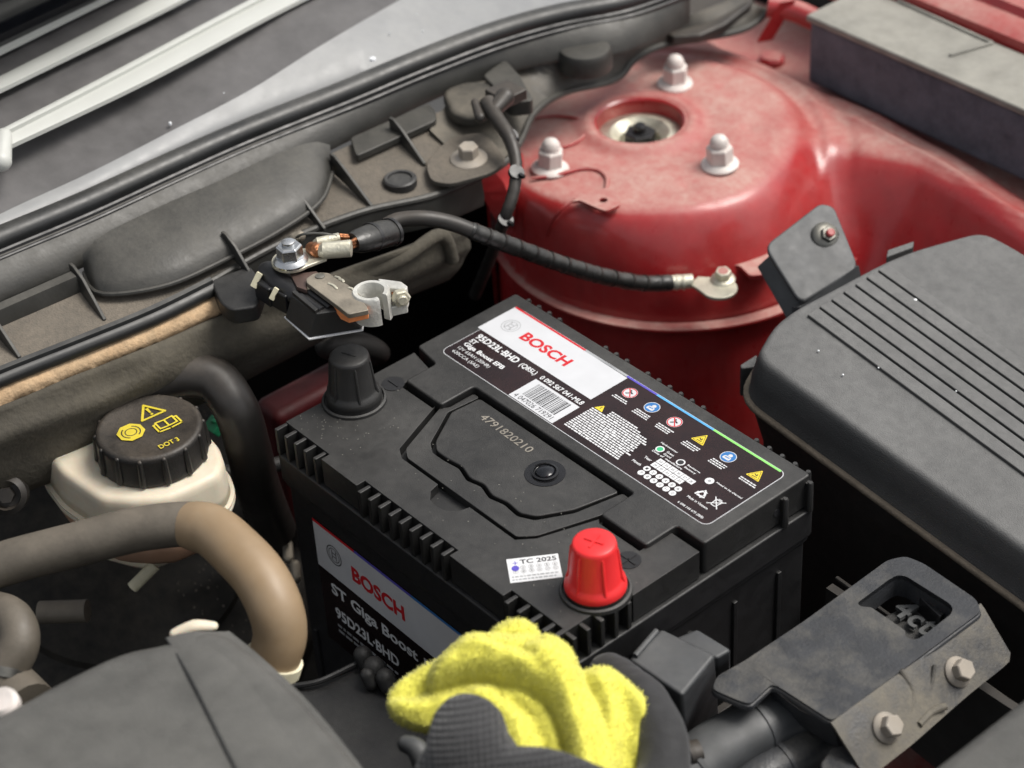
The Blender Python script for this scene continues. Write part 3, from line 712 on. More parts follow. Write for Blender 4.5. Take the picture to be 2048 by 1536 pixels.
# ---- three flange nuts of the strut
def flange_nut(X, label, mat='zinc_dusty'):
    t = thing('flange_nut', label, 'nut', X=X, group='white dusty nuts holding the strut')
    b = B(); b.lathe([(11.6, 0), (11.8, 1.1), (11.0, 2.0), (8.8, 3.4)], 40); build(b, 'flange', mat, t, local=True)
    b = B(); b.hexa(8.4, 2.0, 14.0, ch=1.2); build(b, 'hex', mat, t, local=True, bevel=.5)
    b = B(); b.lathe([(5.6, 12), (5.6, 17), (5.2, 18.5), (4.0, 20.2), (2.2, 21.2), (.6, 21.5)], 24)
    for z in (14.2, 15.4, 16.6): b.lathe([(5.6, z), (5.85, z+.4), (5.6, z+.8)], 24, capb=False, capt=False)
    build(b, 'stud_end', mat, t, local=True)
    return t
pn = [at(1100, 338, z=201), at(1440, 330, z=201.5), at(1350, 168, z=201.5)]
n0 = flange_nut(place(pn[0], -3, 3, 15), 'white dusty nut on the red strut tower, nearest the black wiring sleeve')
copy_thing(n0, 'white dusty nut on the red strut tower, on the side towards the grey air box', place(pn[1], 2, -2, 40))
copy_thing(n0, 'white dusty nut on the red strut tower, farthest back behind the round hole', place(pn[2], 1, 2, 5))

# ---- fender foam block and outer lip
fb = thing('foam_block', 'long grey foam block with a pale dusty top lying on the red wing panel', 'foam block', (90, 508, 190))
b = B(); b.box((-66, 488, 184), (330, 532, 229)); build(b, 'foam', 'grey_foam', fb, bevel=2.5)
b = B(); b.box((-68, 486, 229), (332, 541, 234)); build(b, 'top_sheet', 'foam_cover', fb, bevel=1.5)
p = at(1838, 52, z=234); b = B(); b.lathe([(7, 234), (7, 235.2), (6, 235.8), (4.2, 235.8), (4, 234.6)], 28, X=Matrix.Translation(p)); build(b, 'plug', 'foam_cover', fb, bevel=.3)
for L_ in ([(1795, 0), (1985, 85)], [(1900, 110), (1985, 85)]):
    q = ats(L_, 235.0); b = B(); b.tube(q, 1.2, 8, flat=.6); build(b, 'pressed_rib', 'foam_cover', fb)
lip = thing('fender_lip', 'red painted fender edge with folded ridges beyond the grey foam block', 'body panel', (90, 570, 190))
b = B(); b.loft([[(-150, 541, 215), (500, 541, 215)], [(-150, 543, 240), (500, 543, 240)], [(-150, 551, 243), (500, 551, 243)], [(-150, 562, 244), (500, 562, 244)]]); 
b.loft([[(-150, 562, 244), (500, 562, 244)], [(-150, 565, 249), (500, 565, 249)], [(-150, 574, 250), (500, 574, 250)], [(-150, 578, 242), (500, 578, 242)], [(-150, 600, 242), (500, 600, 242)], [(-150, 606, 250), (500, 606, 250)], [(-150, 700, 262), (500, 700, 262)]]); build(b, 'folded_sheet', 'red_paint', lip, angle=20)
b = B(); b.tube(curve(at3([(1535, 12, 225), (1590, 22, 222), (1650, 50, 216)])), 7.5, 20); build(b, 'brace', 'red_paint', lip)
b = B(); b.loft([at3([(1515, 80, 205), (1560, 5, 232)]), at3([(1545, 75, 205), (1590, 0, 232)])], thick=2); build(b, 'brace_foot', 'red_paint', lip)
for (x_, y_, s_) in ((-110, 500, 9), (18, 484, 6), (240, 476, 7)):
    b = B(); b.lathe([(s_, 176), (s_, 181), (s_-2, 183), (s_*.4, 183)], 24, X=Matrix.Translation((x_, y_, 0))); build(b, 'grommet', 'red_paint', fen, bevel=.4)

# ================================================================== AIR BOX
def apz(x, y=0): return 206 - .15*(x-145)
def on_air(px, py, dz=0):
    z = 206
    for _ in range(8): p = at(px, py, z=z); z = apz(p.x)+dz
    return p
air = thing('air_box', 'big grey plastic air filter box with long parallel grooves, right of the battery', 'air box', (280, 300, 0))
tp = [tuple(on_air(a, c)[:2]) for a, c in ((1506, 712), (1546, 645), (1590, 612), (1770, 517), (1828, 494), (1965, 456), (2048, 500))]
q = Vector(tp[-1]); 
top = tp + [(430, q.y-10), (430, 226)]
top = rounded(top, 11, 5)
b = B(); b.prism(top, lambda x, y: apz(x)-9, lambda x, y: apz(x)); 
c_ = Vector((300, 300)); 
def outset(P, d):
    P = [Vector(p[:2]) for p in P]; ar = sum(P[i].x*P[(i+1) % len(P)].y - P[(i+1) % len(P)].x*P[i].y for i in range(len(P))); s_ = 1 if ar > 0 else -1
    out = []
    for i in range(len(P)):
        t = (P[(i+1) % len(P)]-P[i-1]).normalized(); out.append(P[i]+Vector((t.y, -t.x))*d*s_)
    return out
def stack(rings, mi=0):
    """rings: list of (outset, dz) below the sloped top"""
    b = B(); k = len(top); v = []; f = []
    for d, dz in rings:
        for p in outset(top, d): v.append((p.x, p.y, apz(p.x)+dz))
    for i in range(len(rings)-1):
        for j in range(k): f.append((i*k+j, i*k+(j+1) % k, (i+1)*k+(j+1) % k, (i+1)*k+j))
    f.append(tuple(range(k))); f.append(tuple(range((len(rings)-1)*k, len(rings)*k))[::-1])
    return b.add(v, f)
b = stack([(-4.6, 0), (-2.8, -.6), (-1.2, -2), (0, -4.8), (1.2, -9), (3, -16), (4.2, -26), (5, -27), (5, -29.5)])
lid = build(b, 'lid', 'airbox_plastic', air, angle=50)
b = stack([(6.6, -26.6), (7.6, -27.6), (7.6, -29.4), (6.6, -30.5)]); build(b, 'seam_rim', 'seam_dust', air, angle=50)
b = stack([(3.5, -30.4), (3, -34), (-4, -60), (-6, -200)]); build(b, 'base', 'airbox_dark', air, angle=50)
gs = [on_air(1350+.3412*a, 400+.3412*c, 1) for a, c in ((770, 680), (840, 632), (910, 590), (980, 545), (1050, 502), (1115, 460), (1185, 418), (1250, 375))]
ge = [on_air(a, c, 1) for a, c in ((2048, 952), (2048, 720))]
for i in range(7):
    a, c = gs[i], gs[i+1]; k = (ge[0].y-gs[0].y)/(ge[0].x-gs[0].x); k2 = (ge[1].y-gs[7].y)/(ge[1].x-gs[7].x)
    ka = k+(k2-k)*i/7; kb = k+(k2-k)*(i+1)/7; g = .75; xe = 405
    P = [(a.x, a.y+g), (xe, a.y+g+ka*(xe-a.x)), (xe, c.y-g+kb*(xe-c.x)), (c.x, c.y-g)]
    b = B(); b.prism(P, lambda x, y: apz(x)-1, lambda x, y: apz(x)+1.9); build(b, 'slat', 'airbox_plastic', air, bevel=.6)
for i in ():
    a = gs[i]; k = (ge[0].y-gs[0].y)/(ge[0].x-gs[0].x); xe = 405; s_ = -1 if i == 0 else 1
    P = [(a.x-1.5, a.y+s_*.55), (xe, a.y+s_*.55+k*(xe-a.x)), (xe, a.y+s_*9+k*(xe-a.x)), (a.x+2, a.y+s_*9)]
    b = B(); n_ = 1
    pp = [Vector(p) for p in P]; v = [(pp[0].x, pp[0].y, apz(pp[0].x)+1.5), (pp[1].x, pp[1].y, apz(pp[1].x)+1.5), (pp[2].x, pp[2].y, apz(pp[2].x)-.3), (pp[3].x, pp[3].y, apz(pp[3].x)-.3), (pp[0].x, pp[0].y, apz(pp[0].x)-1), (pp[1].x, pp[1].y, apz(pp[1].x)-1)]
    b.add(v, [(0, 1, 2, 3), (0, 4, 5, 1), (0, 3, 4), (1, 5, 2)]); build(b, 'slope_edge', 'airbox_plastic', air)
q = [on_air(a, c, -6) for a, c in ((1775, 505), (1828, 487), (1826, 500), (1772, 520))]
b = B(); b.prism([tuple(p[:2]) for p in q], lambda x, y: apz(x)-9, lambda x, y: apz(x)-4); build(b, 'clip_ledge', 'airbox_plastic', air, bevel=.8)
b = B(); q = at3([(1480, 712, 186), (1515, 690, 186), (1512, 745, 176), (1482, 748, 176)]); b.prism([tuple(p[:2]) for p in q], 160, 180); build(b, 'latch', 'airbox_plastic', air, bevel=1)
# water drops on lid
rr = random.Random(5); b = B()
for (px, py, s_) in ((1830, 600, 1.3), (1637, 701, .6), (1912, 782, .5), (1914, 790, .7), (1911, 796, .5), (1757, 735, .5), (1686, 749, .6), (1848, 745, .4), (1713, 642, .35), (1960, 660, .3)):
    p = on_air(px, py, 1.4); b.lathe([(s_, -.4), (s_*.9, .25*s_), (s_*.5, .5*s_), (.1, .6*s_)], 10, X=Matrix.Translation(p))
tag(build(b, 'dust_specks', 'drop'), 0, 0, kind='stuff')
del air['label']; air['label'] = 'big grey plastic air filter box with long parallel grooves, right of the battery'

# ---- bracket arm bolted beside the air box
arm = thing('mounting_bracket', 'flat grey rounded bracket with a red tipped nut between tower and air box', 'bracket', (90, 330, 180))
AR = at3([(1528, 486, 208), (1640, 407, 214), (1668, 414, 212), (1718, 528, 196), (1600, 612, 186)])
def quadplane(P):
    c = sum(P, Vector())/len(P); A = np.array([[p.x, p.y, 1] for p in P]); s = np.linalg.lstsq(A, np.array([p.z for p in P]), rcond=None)[0]
    return lambda x, y: float(s[0]*x+s[1]*y+s[2])
ap = quadplane(AR); poly = rounded([tuple(p[:2]) for p in AR], 6, 5)
b = B(); b.prism(poly, lambda x, y: ap(x, y)-3.5, ap); build(b, 'plate', 'bracket_flat', arm, bevel=1.4)
a0, a1 = Vector(AR[0]), Vector(AR[4]); dn = Vector((-2, -3, -16))
b = B(); b.loft([[a0+Vector((7, 5, -6)), a1+Vector((5, 6, -6))], [a0+Vector((4, 1.5, -7)), a1+Vector((2, 2, -7))], [a0+dn, a1+dn]], thick=2.4, down=Vector((1.5, 1.5, 0))); build(b, 'side_flange', 'bracket_flat', arm)
b = B(); b.loft([[AR[3]+Vector((0,0,-1)), AR[4]+Vector((0,0,-1))], [AR[3]+Vector((16, -4, -40)), AR[4]+Vector((12, -8, -46))]], thick=3, down=Vector((-2, 0, -1))); build(b, 'foot', 'bracket_flat', arm)
def hexbolt(name, label, cat, p, d, r, h, fr, mat, group=None, stud=None, roll=10, fh=1.6, top=None):
    X = mmX(axis_m(p, d, roll)); t = thing(name, label, cat, X=X, group=group)
    b = B(); b.lathe([(fr, 0), (fr, fh*.5), (fr*.92, fh), (r*1.02, fh*1.6)], 32); build(b, 'washer', mat, t, local=True)
    b = B(); b.hexa(r, fh, h, ch=r*.14); build(b, 'hex', mat, t, local=True, bevel=r*.06)
    if stud: b = B(); b.lathe([(r*.5, h*.8), (r*.5, h+stud[0]), (r*.36, h+stud[0]+.5)], 18); build(b, 'stud_end', stud[1], t, local=True)
    if top: b = B(); b.lathe([(r*.62, h*.98), (r*.62, h+.12)], 20); build(b, 'paint_mark', top, t, local=True)
    return t
pn_ = at(1650, 474, z=ap(at(1650, 474, z=206).x, at(1650, 474, z=206).y))
nrm = Vector((-(ap(1, 0)-ap(0, 0)), -(ap(0, 1)-ap(0, 0)), 1)).normalized()
hexbolt('bracket_nut', 'dark steel nut with a red stud end on the flat grey bracket', 'nut', pn_, nrm+Vector((.35, .0, 0)), 5.0, 6.5, 8.8, 'steel_dark', stud=(2.0, 'red_paint'), fh=2.5)

# ================================================================== BATTERY EARTH CABLE with its lug
cab = thing('battery_cable', 'thick black taped cable running from the loose clamp to the red strut tower', 'cable', at(1050, 500, z=222))
path = at3([(772, 452, 256), (800, 440, 257), (850, 437, 256), (905, 447, 250), (965, 470, 240), (1040, 498, 224), (1120, 527, 206), (1200, 551, 188), (1280, 566, 172), (1340, 566, 165)])
pc = curve(path, 10); k0 = 36
b = B(); b.tube(pc[:k0+1], 4.5, 20); build(b, 'sleeve', 'hose_black', cab, label='smooth grey sheen sleeve near the clamp')
rr = random.Random(3); b = B(); b.tube(pc[k0:], [4.75+rr.uniform(-.2, .4) for _ in pc[k0:]], 20); build(b, 'taped_run', 'tape', cab)
for i in range(k0+1, len(pc)-3, 4):
    b = B(); d = (pc[i+1]-pc[i-1]).normalized(); b.tube([pc[i]-d*.1+Vector((0,0,.1)), pc[i]+d*1.7], [5.25, 5.0], 20); build(b, 'tape_band', 'tape', cab)
b = B(); b.tube([at(1335, 566, z=165.2), at(1385, 562, z=164.8)], [4.6, 4.4], 20); 
for px in (1352, 1366): b.tube([at(px, 565, z=165.1), at(px+4, 565, z=165.1)], 4.9, 20)
build(b, 'ferrule', 'tin', cab)
lp = at(1438, 577, z=165); fp = at(1388, 562, z=165)
b = B(); dr = (lp-fp).normalized(); sd_ = Vector((-dr.y, dr.x, 0))
b.prism([tuple((fp+sd_*4.5)[:2]), tuple((fp-sd_*4.5)[:2])] + [tuple((lp+(dr*math.cos(R(a))+sd_*math.sin(R(a)))*11)[:2]) for a in range(-125, 130, 12)], 163.6, 165.8); build(b, 'lug', 'tin', cab, bevel=.5)
hexbolt('earth_bolt', 'pale bolt with a pink painted head clamping the cable lug to the red tower', 'bolt', at(1446, 560, z=165.8), (.1, -.1, 1), 5.0, 7.5, 7.5, 'tin', top='red_paint')

# ================================================================== TERMINAL CLAMP WITH SENSOR
ZC = 262
cl = thing('terminal_clamp', 'loose battery clamp with steel plate, ring and black sensor box hanging above the battery', 'clamp', at(650, 570, z=ZC))
def c5(x, y, z=ZC): return at(450+.22*x, 380+.22*y, z=z)
rc = c5(1325, 925, 265)
b = B(); T = Matrix.Translation((rc.x, rc.y, 0))
v = []; n_ = 44
prof = [(6.9, 250), (10.6, 250), (10.3, 256), (10.0, 265), (9.2, 266), (7.2, 266), (6.9, 265)]
for i in range(n_+1):
    a = R(20 + 330*i/n_)
    for r_, z_ in prof: v.append((rc.x+r_*math.cos(a), rc.y+r_*math.sin(a), z_))
m_ = len(prof); f = [(i*m_+j, (i+1)*m_+j, (i+1)*m_+(j+1) % m_, i*m_+(j+1) % m_) for i in range(n_) for j in range(m_)] + [tuple(range(m_)), tuple(range(n_*m_, n_*m_+m_))[::-1]]
b.add(v, f); build(b, 'ring', 'cast_lead', cl, angle=40)
P = [tuple(c5(*q, 265)[:2]) for q in ((735, 805), (800, 758), (870, 745), (945, 752), (1010, 800), (1120, 860), (1235, 955), (1255, 1010), (1310, 1090), (1120, 1130), (1020, 1050), (740, 840))]
b = B(); b.prism(rounded(P, 1.2, 2), 262.0, 265); pl_ = build(b, 'steel_plate', 'old_steel', cl, bevel=.5)
p = c5(865, 785, 265); b = B(); b.lathe([(2.6, 264.9), (2.6, 265.5), (1.4, 265.9), (.3, 265.9)], 20, X=Matrix.Translation((p.x, p.y, 0))); build(b, 'rivet', 'steel_dark', cl)
b = B()
for (x, y, w_) in ((1030, 800, 2.2), (1060, 820, 1.6), (1150, 900, 1.8), (1180, 935, 1.4), (980, 870, 3.2)):
    p = c5(x, y, 265.2); b.capsule([p+Vector((-w_, -.2, 0)), p+Vector((0, .4, .15)), p+Vector((w_, 0, 0))], .75, 8, flat=.5)
build(b, 'weld_mark', 'tin', cl)
P = [tuple(c5(*q, 262)[:2]) for q in ((1045, 1115), (1120, 1150), (1300, 1110), (1300, 1060), (900, 900))]
b = B(); b.prism(P, 257.8, 261.8); build(b, 'underlayer', 'orange_edge', cl, bevel=.3)
P = [tuple(c5(*q, 264)[:2]) for q in ((590, 745), (830, 715), (860, 745), (740, 800), (740, 890), (650, 860))]
b = B(); b.prism(P, 260, 262.6); build(b, 'bus_bar', 'bronze', cl, bevel=.4)
# ears and pinch bolt
e0 = c5(1400, 870, 262); e1 = c5(1650, 850, 262); d = (e1-e0); 
P = [tuple(c5(*q, 264)[:2]) for q in ((1390, 800), (1600, 828), (1660, 870), (1650, 905), (1420, 880))]
b = B(); b.prism(P, 252, 264); P = [tuple(c5(*q, 256)[:2]) for q in ((1440, 960), (1640, 960), (1660, 1035), (1480, 1075))]; b.prism(P, 250, 256); build(b, 'ear', 'cast_lead', cl, bevel=.8)
pb = c5(1570, 935, 259); ax = Vector((.86, -.35, .12)).normalized()
b = B(); b.box((-3.2, -3.2, -2), (3.2, 3.2, 3.5), X=axis_m(pb, ax, 20)); build(b, 'square_nut', 'copper', cl, bevel=.6)
b = B(); b.hexa(5.1, 0, 4.5, X=axis_m(pb+ax*4.2, ax, 0)); pb_ = build(b, 'pinch_bolt', 'tin', cl, bevel=.4)
b = B(); b.lathe([(2.8, 4), (2.8, 5.6), (2.2, 6.2)], 18, X=axis_m(pb+ax*4.2, ax)); build(b, 'bolt_end', 'tin', cl)
# sensor housing
b = B(); P = [tuple(c5(*q, 262)[:2]) for q in ((600, 950), (790, 890), (1035, 1090), (1250, 1120), (1250, 1000), (1000, 960))]
P = [tuple(c5(*q, 260)[:2]) for q in ((592, 945), (780, 880), (1250, 1060), (1255, 1130), (840, 1135))]
def frus(P0, z0, P1, z1):
    b = B(); k = len(P0); b.add([(p[0], p[1], z0) for p in P0]+[(p[0], p[1], z1) for p in P1], [tuple(range(k))[::-1], tuple(range(k, 2*k))]+[(i, (i+1) % k, (i+1) % k+k, i+k) for i in range(k)]); return b
P0 = [c5(*q, 246) for q in ((545, 1160), (800, 1070), (1270, 1150), (1250, 1265), (765, 1345))]
P1 = [c5(*q, 259.5) for q in ((600, 955), (790, 890), (1040, 1060), (1045, 1095), (830, 1125))]
b = frus(P0, 246, P1, 259.5); build(b, 'sensor_box', 'battery_plastic', cl, bevel=.7)
b = B(); b.prism([tuple(p[:2]) for p in [c5(*q, 245.6) for q in ((535, 1155), (800, 1060), (1275, 1150), (1256, 1275), (762, 1360))]], 245.0, 245.9); build(b, 'base_plate', 'white_print', cl, bevel=.2)
for o1, o2 in (((680, 960), (880, 1085)), ((770, 925), (960, 1065))):
    b = B(); p, q = c5(*o1, 260), c5(*o2, 260); b.tube([p, q], 2.0, 10, flat=.6); build(b, 'moulded_rib', 'black_gloss', cl)
b = B(); P = [tuple(c5(*q, 260)[:2]) for q in ((610, 945), (640, 925), (850, 1100), (820, 1120))]; b.prism(P, 259, 261.5); build(b, 'moulded_rib', 'battery_plastic', cl, bevel=.3)
b = B(); b.capsule([c5(400, 740, 258), c5(520, 850, 257), c5(640, 940, 256)], [6.5, 7, 6.5], 14, flat=.8); b.box((-7, -6, -9), (7, 6, 3), X=Matrix.Translation(c5(410, 860, 255))); b.box((-9, -7, -8), (7, 6, 4), X=Matrix.Translation(c5(560, 930, 254)) @ Matrix.Rotation(.1, 4, 'Z')); build(b, 'connector', 'black_gloss', cl, bevel=1.0)
for (x, y, s_) in ((290, 820, 1.0), (448, 945, .8)):
    p = c5(x, y, 258); b = B(); b.prism(rounded([(-2.2*s_, -4*s_), (1.6*s_, -4.4*s_), (1.0*s_, -1), (1.9*s_, 4*s_), (-1.6*s_, 4.6*s_)], .6), -1.2, 1.2, X=Matrix.Translation(p) @ Matrix.Rotation(R(55), 4, 'X') @ Matrix.Rotation(R(40), 4, 'Y')); build(b, 'clip', 'clip_white', cl, bevel=.3)
# upper lug, ferrules, boot
u0 = c5(610, 650, 265); u1 = c5(880, 560, 267)
b = B(); dr = (u1-u0); dr.z = 0; dr.normalize(); sd_ = Vector((-dr.y, dr.x, 0))
b.prism([tuple((u0+(dr*math.cos(R(a))+sd_*math.sin(R(a)))*11)[:2]) for a in range(50, 311, 12)] + [tuple((u1-sd_*6.5+dr*1)[:2]), tuple((u1+sd_*6.5+dr*1)[:2])], 264.5, 266.4); build(b, 'ring_lug', 'tin', cl, bevel=.5)
b = B(); b.tube([c5(880, 555, 269), c5(900, 550, 270.2), c5(1140, 530, 270.5), c5(1150, 530, 270.5)], [3.5, 4.6, 4.7, 4.3], 20); build(b, 'ferrule', 'tin', cl)
b = B(); b.tube([c5(820, 480, 269), c5(840, 475, 270), c5(1040, 435, 270)], [1.8, 2.7, 2.9], 16); build(b, 'ferrule', 'tin', cl)
b = B(); b.capsule([c5(790, 530, 268), c5(830, 550, 269)], [3.6, 4.0], 16); build(b, 'cut_strands', 'copper', cl, label='copper strands showing at the crimp')
b = B(); 
for i in range(9):
    o = Vector((0, (i % 3-1)*1.7, (i//3-1)*1.7)); b.tube([c5(1130, 510, 270)+o, c5(1180, 480, 269)+o*1.2], 1.0, 8)
for i in range(4): o = Vector((0, (i % 2-.5)*2, (i//2-.5)*2)); b.tube([c5(1030, 430, 270)+o, c5(1150, 440, 269)+o], .9, 8)
build(b, 'bare_strands', 'copper', cl)
b = B(); b.tube([c5(1160, 480, 268), c5(1220, 465, 267), c5(1350, 425, 264), c5(1440, 400, 261), c5(1510, 385, 259)], [6, 7.5, 8.4, 8.6, 8.2], 20, flat=.85); build(b, 'rubber_boot', 'tape', cl)
for x, y in ((1330, 430), (1500, 385)): 
    b = B(); b.tube([c5(x, y, 264 if x < 1400 else 259.3), c5(x+25, y-7, 263.5 if x < 1400 else 258.8)], [9.0, 9.0], 20, flat=.86); build(b, 'cable_tie', 'black_gloss', cl)
b = B(); b.tube(curve([c5(650, 430, 268), c5(720, 400, 272), c5(880, 395, 273), c5(1020, 420, 272)]), .7, 8); build(b, 'thin_wire', 'steel_dark', cl)
b = B(); b.capsule([c5(630, 440, 266), c5(680, 420, 267)], 3.2, 12); build(b, 'second_lug', 'old_steel', cl)
hexbolt('clamp_nut', 'shiny zinc nut on top of the ring lug of the loose clamp', 'nut', c5(600, 650, 266.4), (-.02, 0, 1), 7.2, 10.5, 9.4, 'zinc', stud=(2.2, 'zinc'), fh=2, roll=25)

# ---- wiring sleeve that dives between tower and cowl
wh = thing('wiring_sleeve', 'thin ribbed wiring sleeve curving down in front of the red strut tower', 'wiring', at(1020, 330, z=245))
path = curve(at3([(975, 205, 268), (992, 235, 266), (1018, 275, 262), (1032, 325, 254), (1028, 380, 244), (1012, 430, 232), (998, 470, 215), (975, 530, 180), (950, 590, 140)]), 8)
b = B(); b.tube(path, [5.2-1.6*min(1, i/24)+.15*math.sin(i*2.4) for i in range(len(path))], 16); build(b, 'sleeve', 'hose_black', wh)
for px, py, z in ((1020, 272, 262), (1010, 440, 230), (1032, 345, 252)):
    b = B(); p = at(px, py, z=z); b.tube([p+Vector((1, 0, 1.2)), p+Vector((-.6, 0, -1.2))], [4.6, 4.6], 16); b.box((3, -1, -1), (7, 1, 1), X=Matrix.Translation(p)); build(b, 'cable_tie', 'black_gloss', wh)
b = B(); b.capsule([at(960, 235, z=266), at(950, 205, z=268)], [3.2, 2.5], 12); b.capsule([at(985, 225, z=267), at(1010, 195, z=270)], [4, 6], 12); b.box((-9, -9, -3), (9, 9, 4), X=Matrix.Translation(at(1012, 190, z=268))); build(b, 'plug', 'hose_black', wh, bevel=1)
# ================================================================== COWL: plastic scuttle tray, seal, windshield
def jit(rows, n=40): return [resample(r, n) for r in rows]
cow = thing('cowl_tray', 'black moulded plastic tray with dusty shelves and ribs below the rubber hood seal', 'cowl tray', (-130, 80, 200))
sealp = at3([(-160, 572, 268), (0, 505, 268), (180, 430, 268), (350, 352, 268), (500, 285, 268), (700, 205, 268), (850, 142, 268), (1000, 85, 268), (1130, 48, 268), (1260, 22, 266), (1380, -22, 262)])
wall_lo = at3([(-160, 665, 252), (0, 600, 252), (150, 535, 252), (340, 450, 252), (500, 375, 252), (650, 300, 252), (800, 225, 252), (950, 160, 252), (1100, 120, 252), (1250, 100, 250), (1380, 40, 244)])
def off(P, d): return [p+Vector(d) for p in P]
b = B(); b.loft([off(sealp, (-12, 0, 2)), off(sealp, (-2, 0, 1)), [a.lerp(c, .45)+Vector((0, 0, 2)) for a, c in zip(sealp, wall_lo)], wall_lo], thick=2.2, n=60); build(b, 'upper_wall', 'cowl_plastic', cow, angle=60)
# shelf (dust collects on it)
rail_t = at3([(-160, 810, 244), (0, 742, 244), (150, 683, 244), (300, 622, 244), (420, 563, 244), (560, 486, 244), (720, 424, 244), (860, 392, 240), (960, 352, 236)])
shelf_b = at3([(-160, 700, 251), (0, 634, 251), (150, 560, 251), (300, 500, 251), (430, 430, 251), (560, 360, 251), (700, 290, 251), (850, 235, 251), (960, 190, 249)])
b = B(); mid = [a.lerp(c, .5)+Vector((0, 0, -1.5)) for a, c in zip(rail_t, shelf_b)]
b.loft([shelf_b, mid, rail_t], thick=2, n=60); build(b, 'dusty_shelf', 'cowl_dusty', cow, angle=60)
# end part of tray over the tower
e_out = at3([(960, 352, 236), (1010, 325, 236), (1040, 285, 236), (1070, 225, 236), (1130, 185, 232), (1230, 160, 224), (1270, 120, 220), (1330, 90, 219), (1480, 62, 217), (1540, 20, 217)])
e_in = at3([(860, 260, 251), (900, 200, 251), (960, 150, 251), (1010, 120, 251), (1080, 125, 250), (1150, 115, 246), (1230, 85, 240), (1280, 55, 236), (1380, 30, 234), (1480, -10, 232)])
b = B(); b.loft([e_in, [a.lerp(c, .55)+Vector((0, 0, -1)) for a, c in zip(e_in, e_out)], e_out], thick=2, n=40); build(b, 'tray_end', 'cowl_mid', cow, angle=60)
b = B(); b.tube(curve(e_out, 6), 2.2, 8); build(b, 'edge_bead', 'cowl_plastic', cow)
# long bulge of the tray
b = B(); rows = []
lo = at3([(168, 545, 251), (200, 588, 250), (330, 572, 250), (450, 520, 250), (560, 462, 250), (640, 404, 251), (664, 345, 252)])
hi = at3([(165, 510, 262), (205, 470, 268), (330, 408, 270), (430, 365, 270), (530, 318, 270), (620, 285, 268), (660, 290, 262)])
lo = resample(lo, 40); hi = resample(hi, 40)
for i in range(13):
    t = i/12; r = []
    for j, (a, c) in enumerate(zip(lo, hi)):
        s_ = 1.75*t**.5*(1-t)**.9; e = math.sin(math.pi*j/39)**.5 if 0 < j < 39 else 0
        r.append(a.lerp(c, t)+Vector((2, 0, 8))*s_*e*(1-.3*t))
    rows.append(r)
b.loft(rows); build(b, 'bulge', 'cowl_plastic', cow, angle=180)
b = B(); b.tube([p+Vector((.5, 0, .3)) for p in lo], 1.4, 8); build(b, 'bulge_foot', 'cowl_plastic', cow)
# ledge behind the shelf and gusset ribs
for seg in ([(-160, 690), (0, 622), (150, 556)],):
    b = B(); q = [at(x, y, z=256) for x, y in seg]; b.loft([off(q, (-3, 0, 3)), off(q, (2, 0, 2)), off(q, (4, 0, -5))], thick=2); build(b, 'ledge', 'cowl_plastic', cow)
for (x0, y0, x1, y1) in ((152, 556, 210, 640), (456, 492, 500, 545), (590, 395, 650, 458), (672, 335, 744, 412), (790, 262, 850, 328), (-20, 640, 40, 715)):
    p, q = at(x0, y0, z=254), at(x1, y1, z=245); h = 10
    b = B(); v = []; 
    for dy in (-1, 1): v += [p+Vector((-4, dy, -4)), q+Vector((0, dy, -2)), q+Vector((0, dy, .6)), p+Vector((8, dy, h*.35)), p+Vector((0, dy, h*.8)), p+Vector((-4, dy, h*.8))]
    k = 6; b.add(v, [tuple(range(k))[::-1], tuple(range(k, 2*k))]+[(i, (i+1) % k, (i+1) % k+k, i+k) for i in range(k)]); build(b, 'gusset', 'cowl_plastic', cow, bevel=.5)
# stepped tray blocks further right
def pr_at(name, L, z0, z1, mat, par, r=3, bev=1.0, **k):
    b = B(); b.prism(rounded([tuple(at(a, c, z=z1)[:2]) for a, c in L], r), z0, z1); return build(b, name, mat, par, bevel=bev, **k)
pr_at('tray_block', [(700, 275), (858, 205), (872, 222), (872, 240), (712, 312)], 250, 254.5, 'cowl_plastic', cow)
pr_at('tray_block', [(882, 178), (935, 158), (1000, 165), (1010, 205), (945, 235), (900, 225)], 248, 257, 'cowl_mid', cow, r=8, bev=3.5)
pr_at('tray_block', [(965, 150), (1010, 118), (1040, 150), (1068, 200), (1020, 205)], 249, 259, 'cowl_plastic', cow, r=4)
pc_ = at(1170, 95, z=256); b = B(); b.lathe([(17, 243), (17, 253), (15.5, 256), (12, 256.8)], 40, X=Matrix.Translation((pc_.x, pc_.y, 0))); build(b, 'round_boss', 'cowl_plastic', cow)
pp_ = at(800, 360, z=246); b = B(); T = Matrix.Translation((pp_.x, pp_.y, 0)); b.lathe([(9.8, 243), (9.8, 247), (8.8, 247.8), (7.2, 247.6), (6.8, 246.4)], 32, X=T); build(b, 'round_plug', 'black_rubber', cow)
sp = at(925, 345, z=247); pr_at('bolt_plate', [(850, 330), (872, 300), (900, 275), (960, 262), (985, 280), (1015, 320), (985, 345), (900, 368), (862, 362)], 244, 247, 'cowl_dusty', cow, r=7, bev=.8)
hexbolt('tray_bolt', 'grey dusty bolt with a washer holding the end of the black plastic tray', 'bolt', at(938, 318, z=247.2), (.05, -.05, 1), 6.0, 9.5, 11, 'bolt_dusty', roll=0)
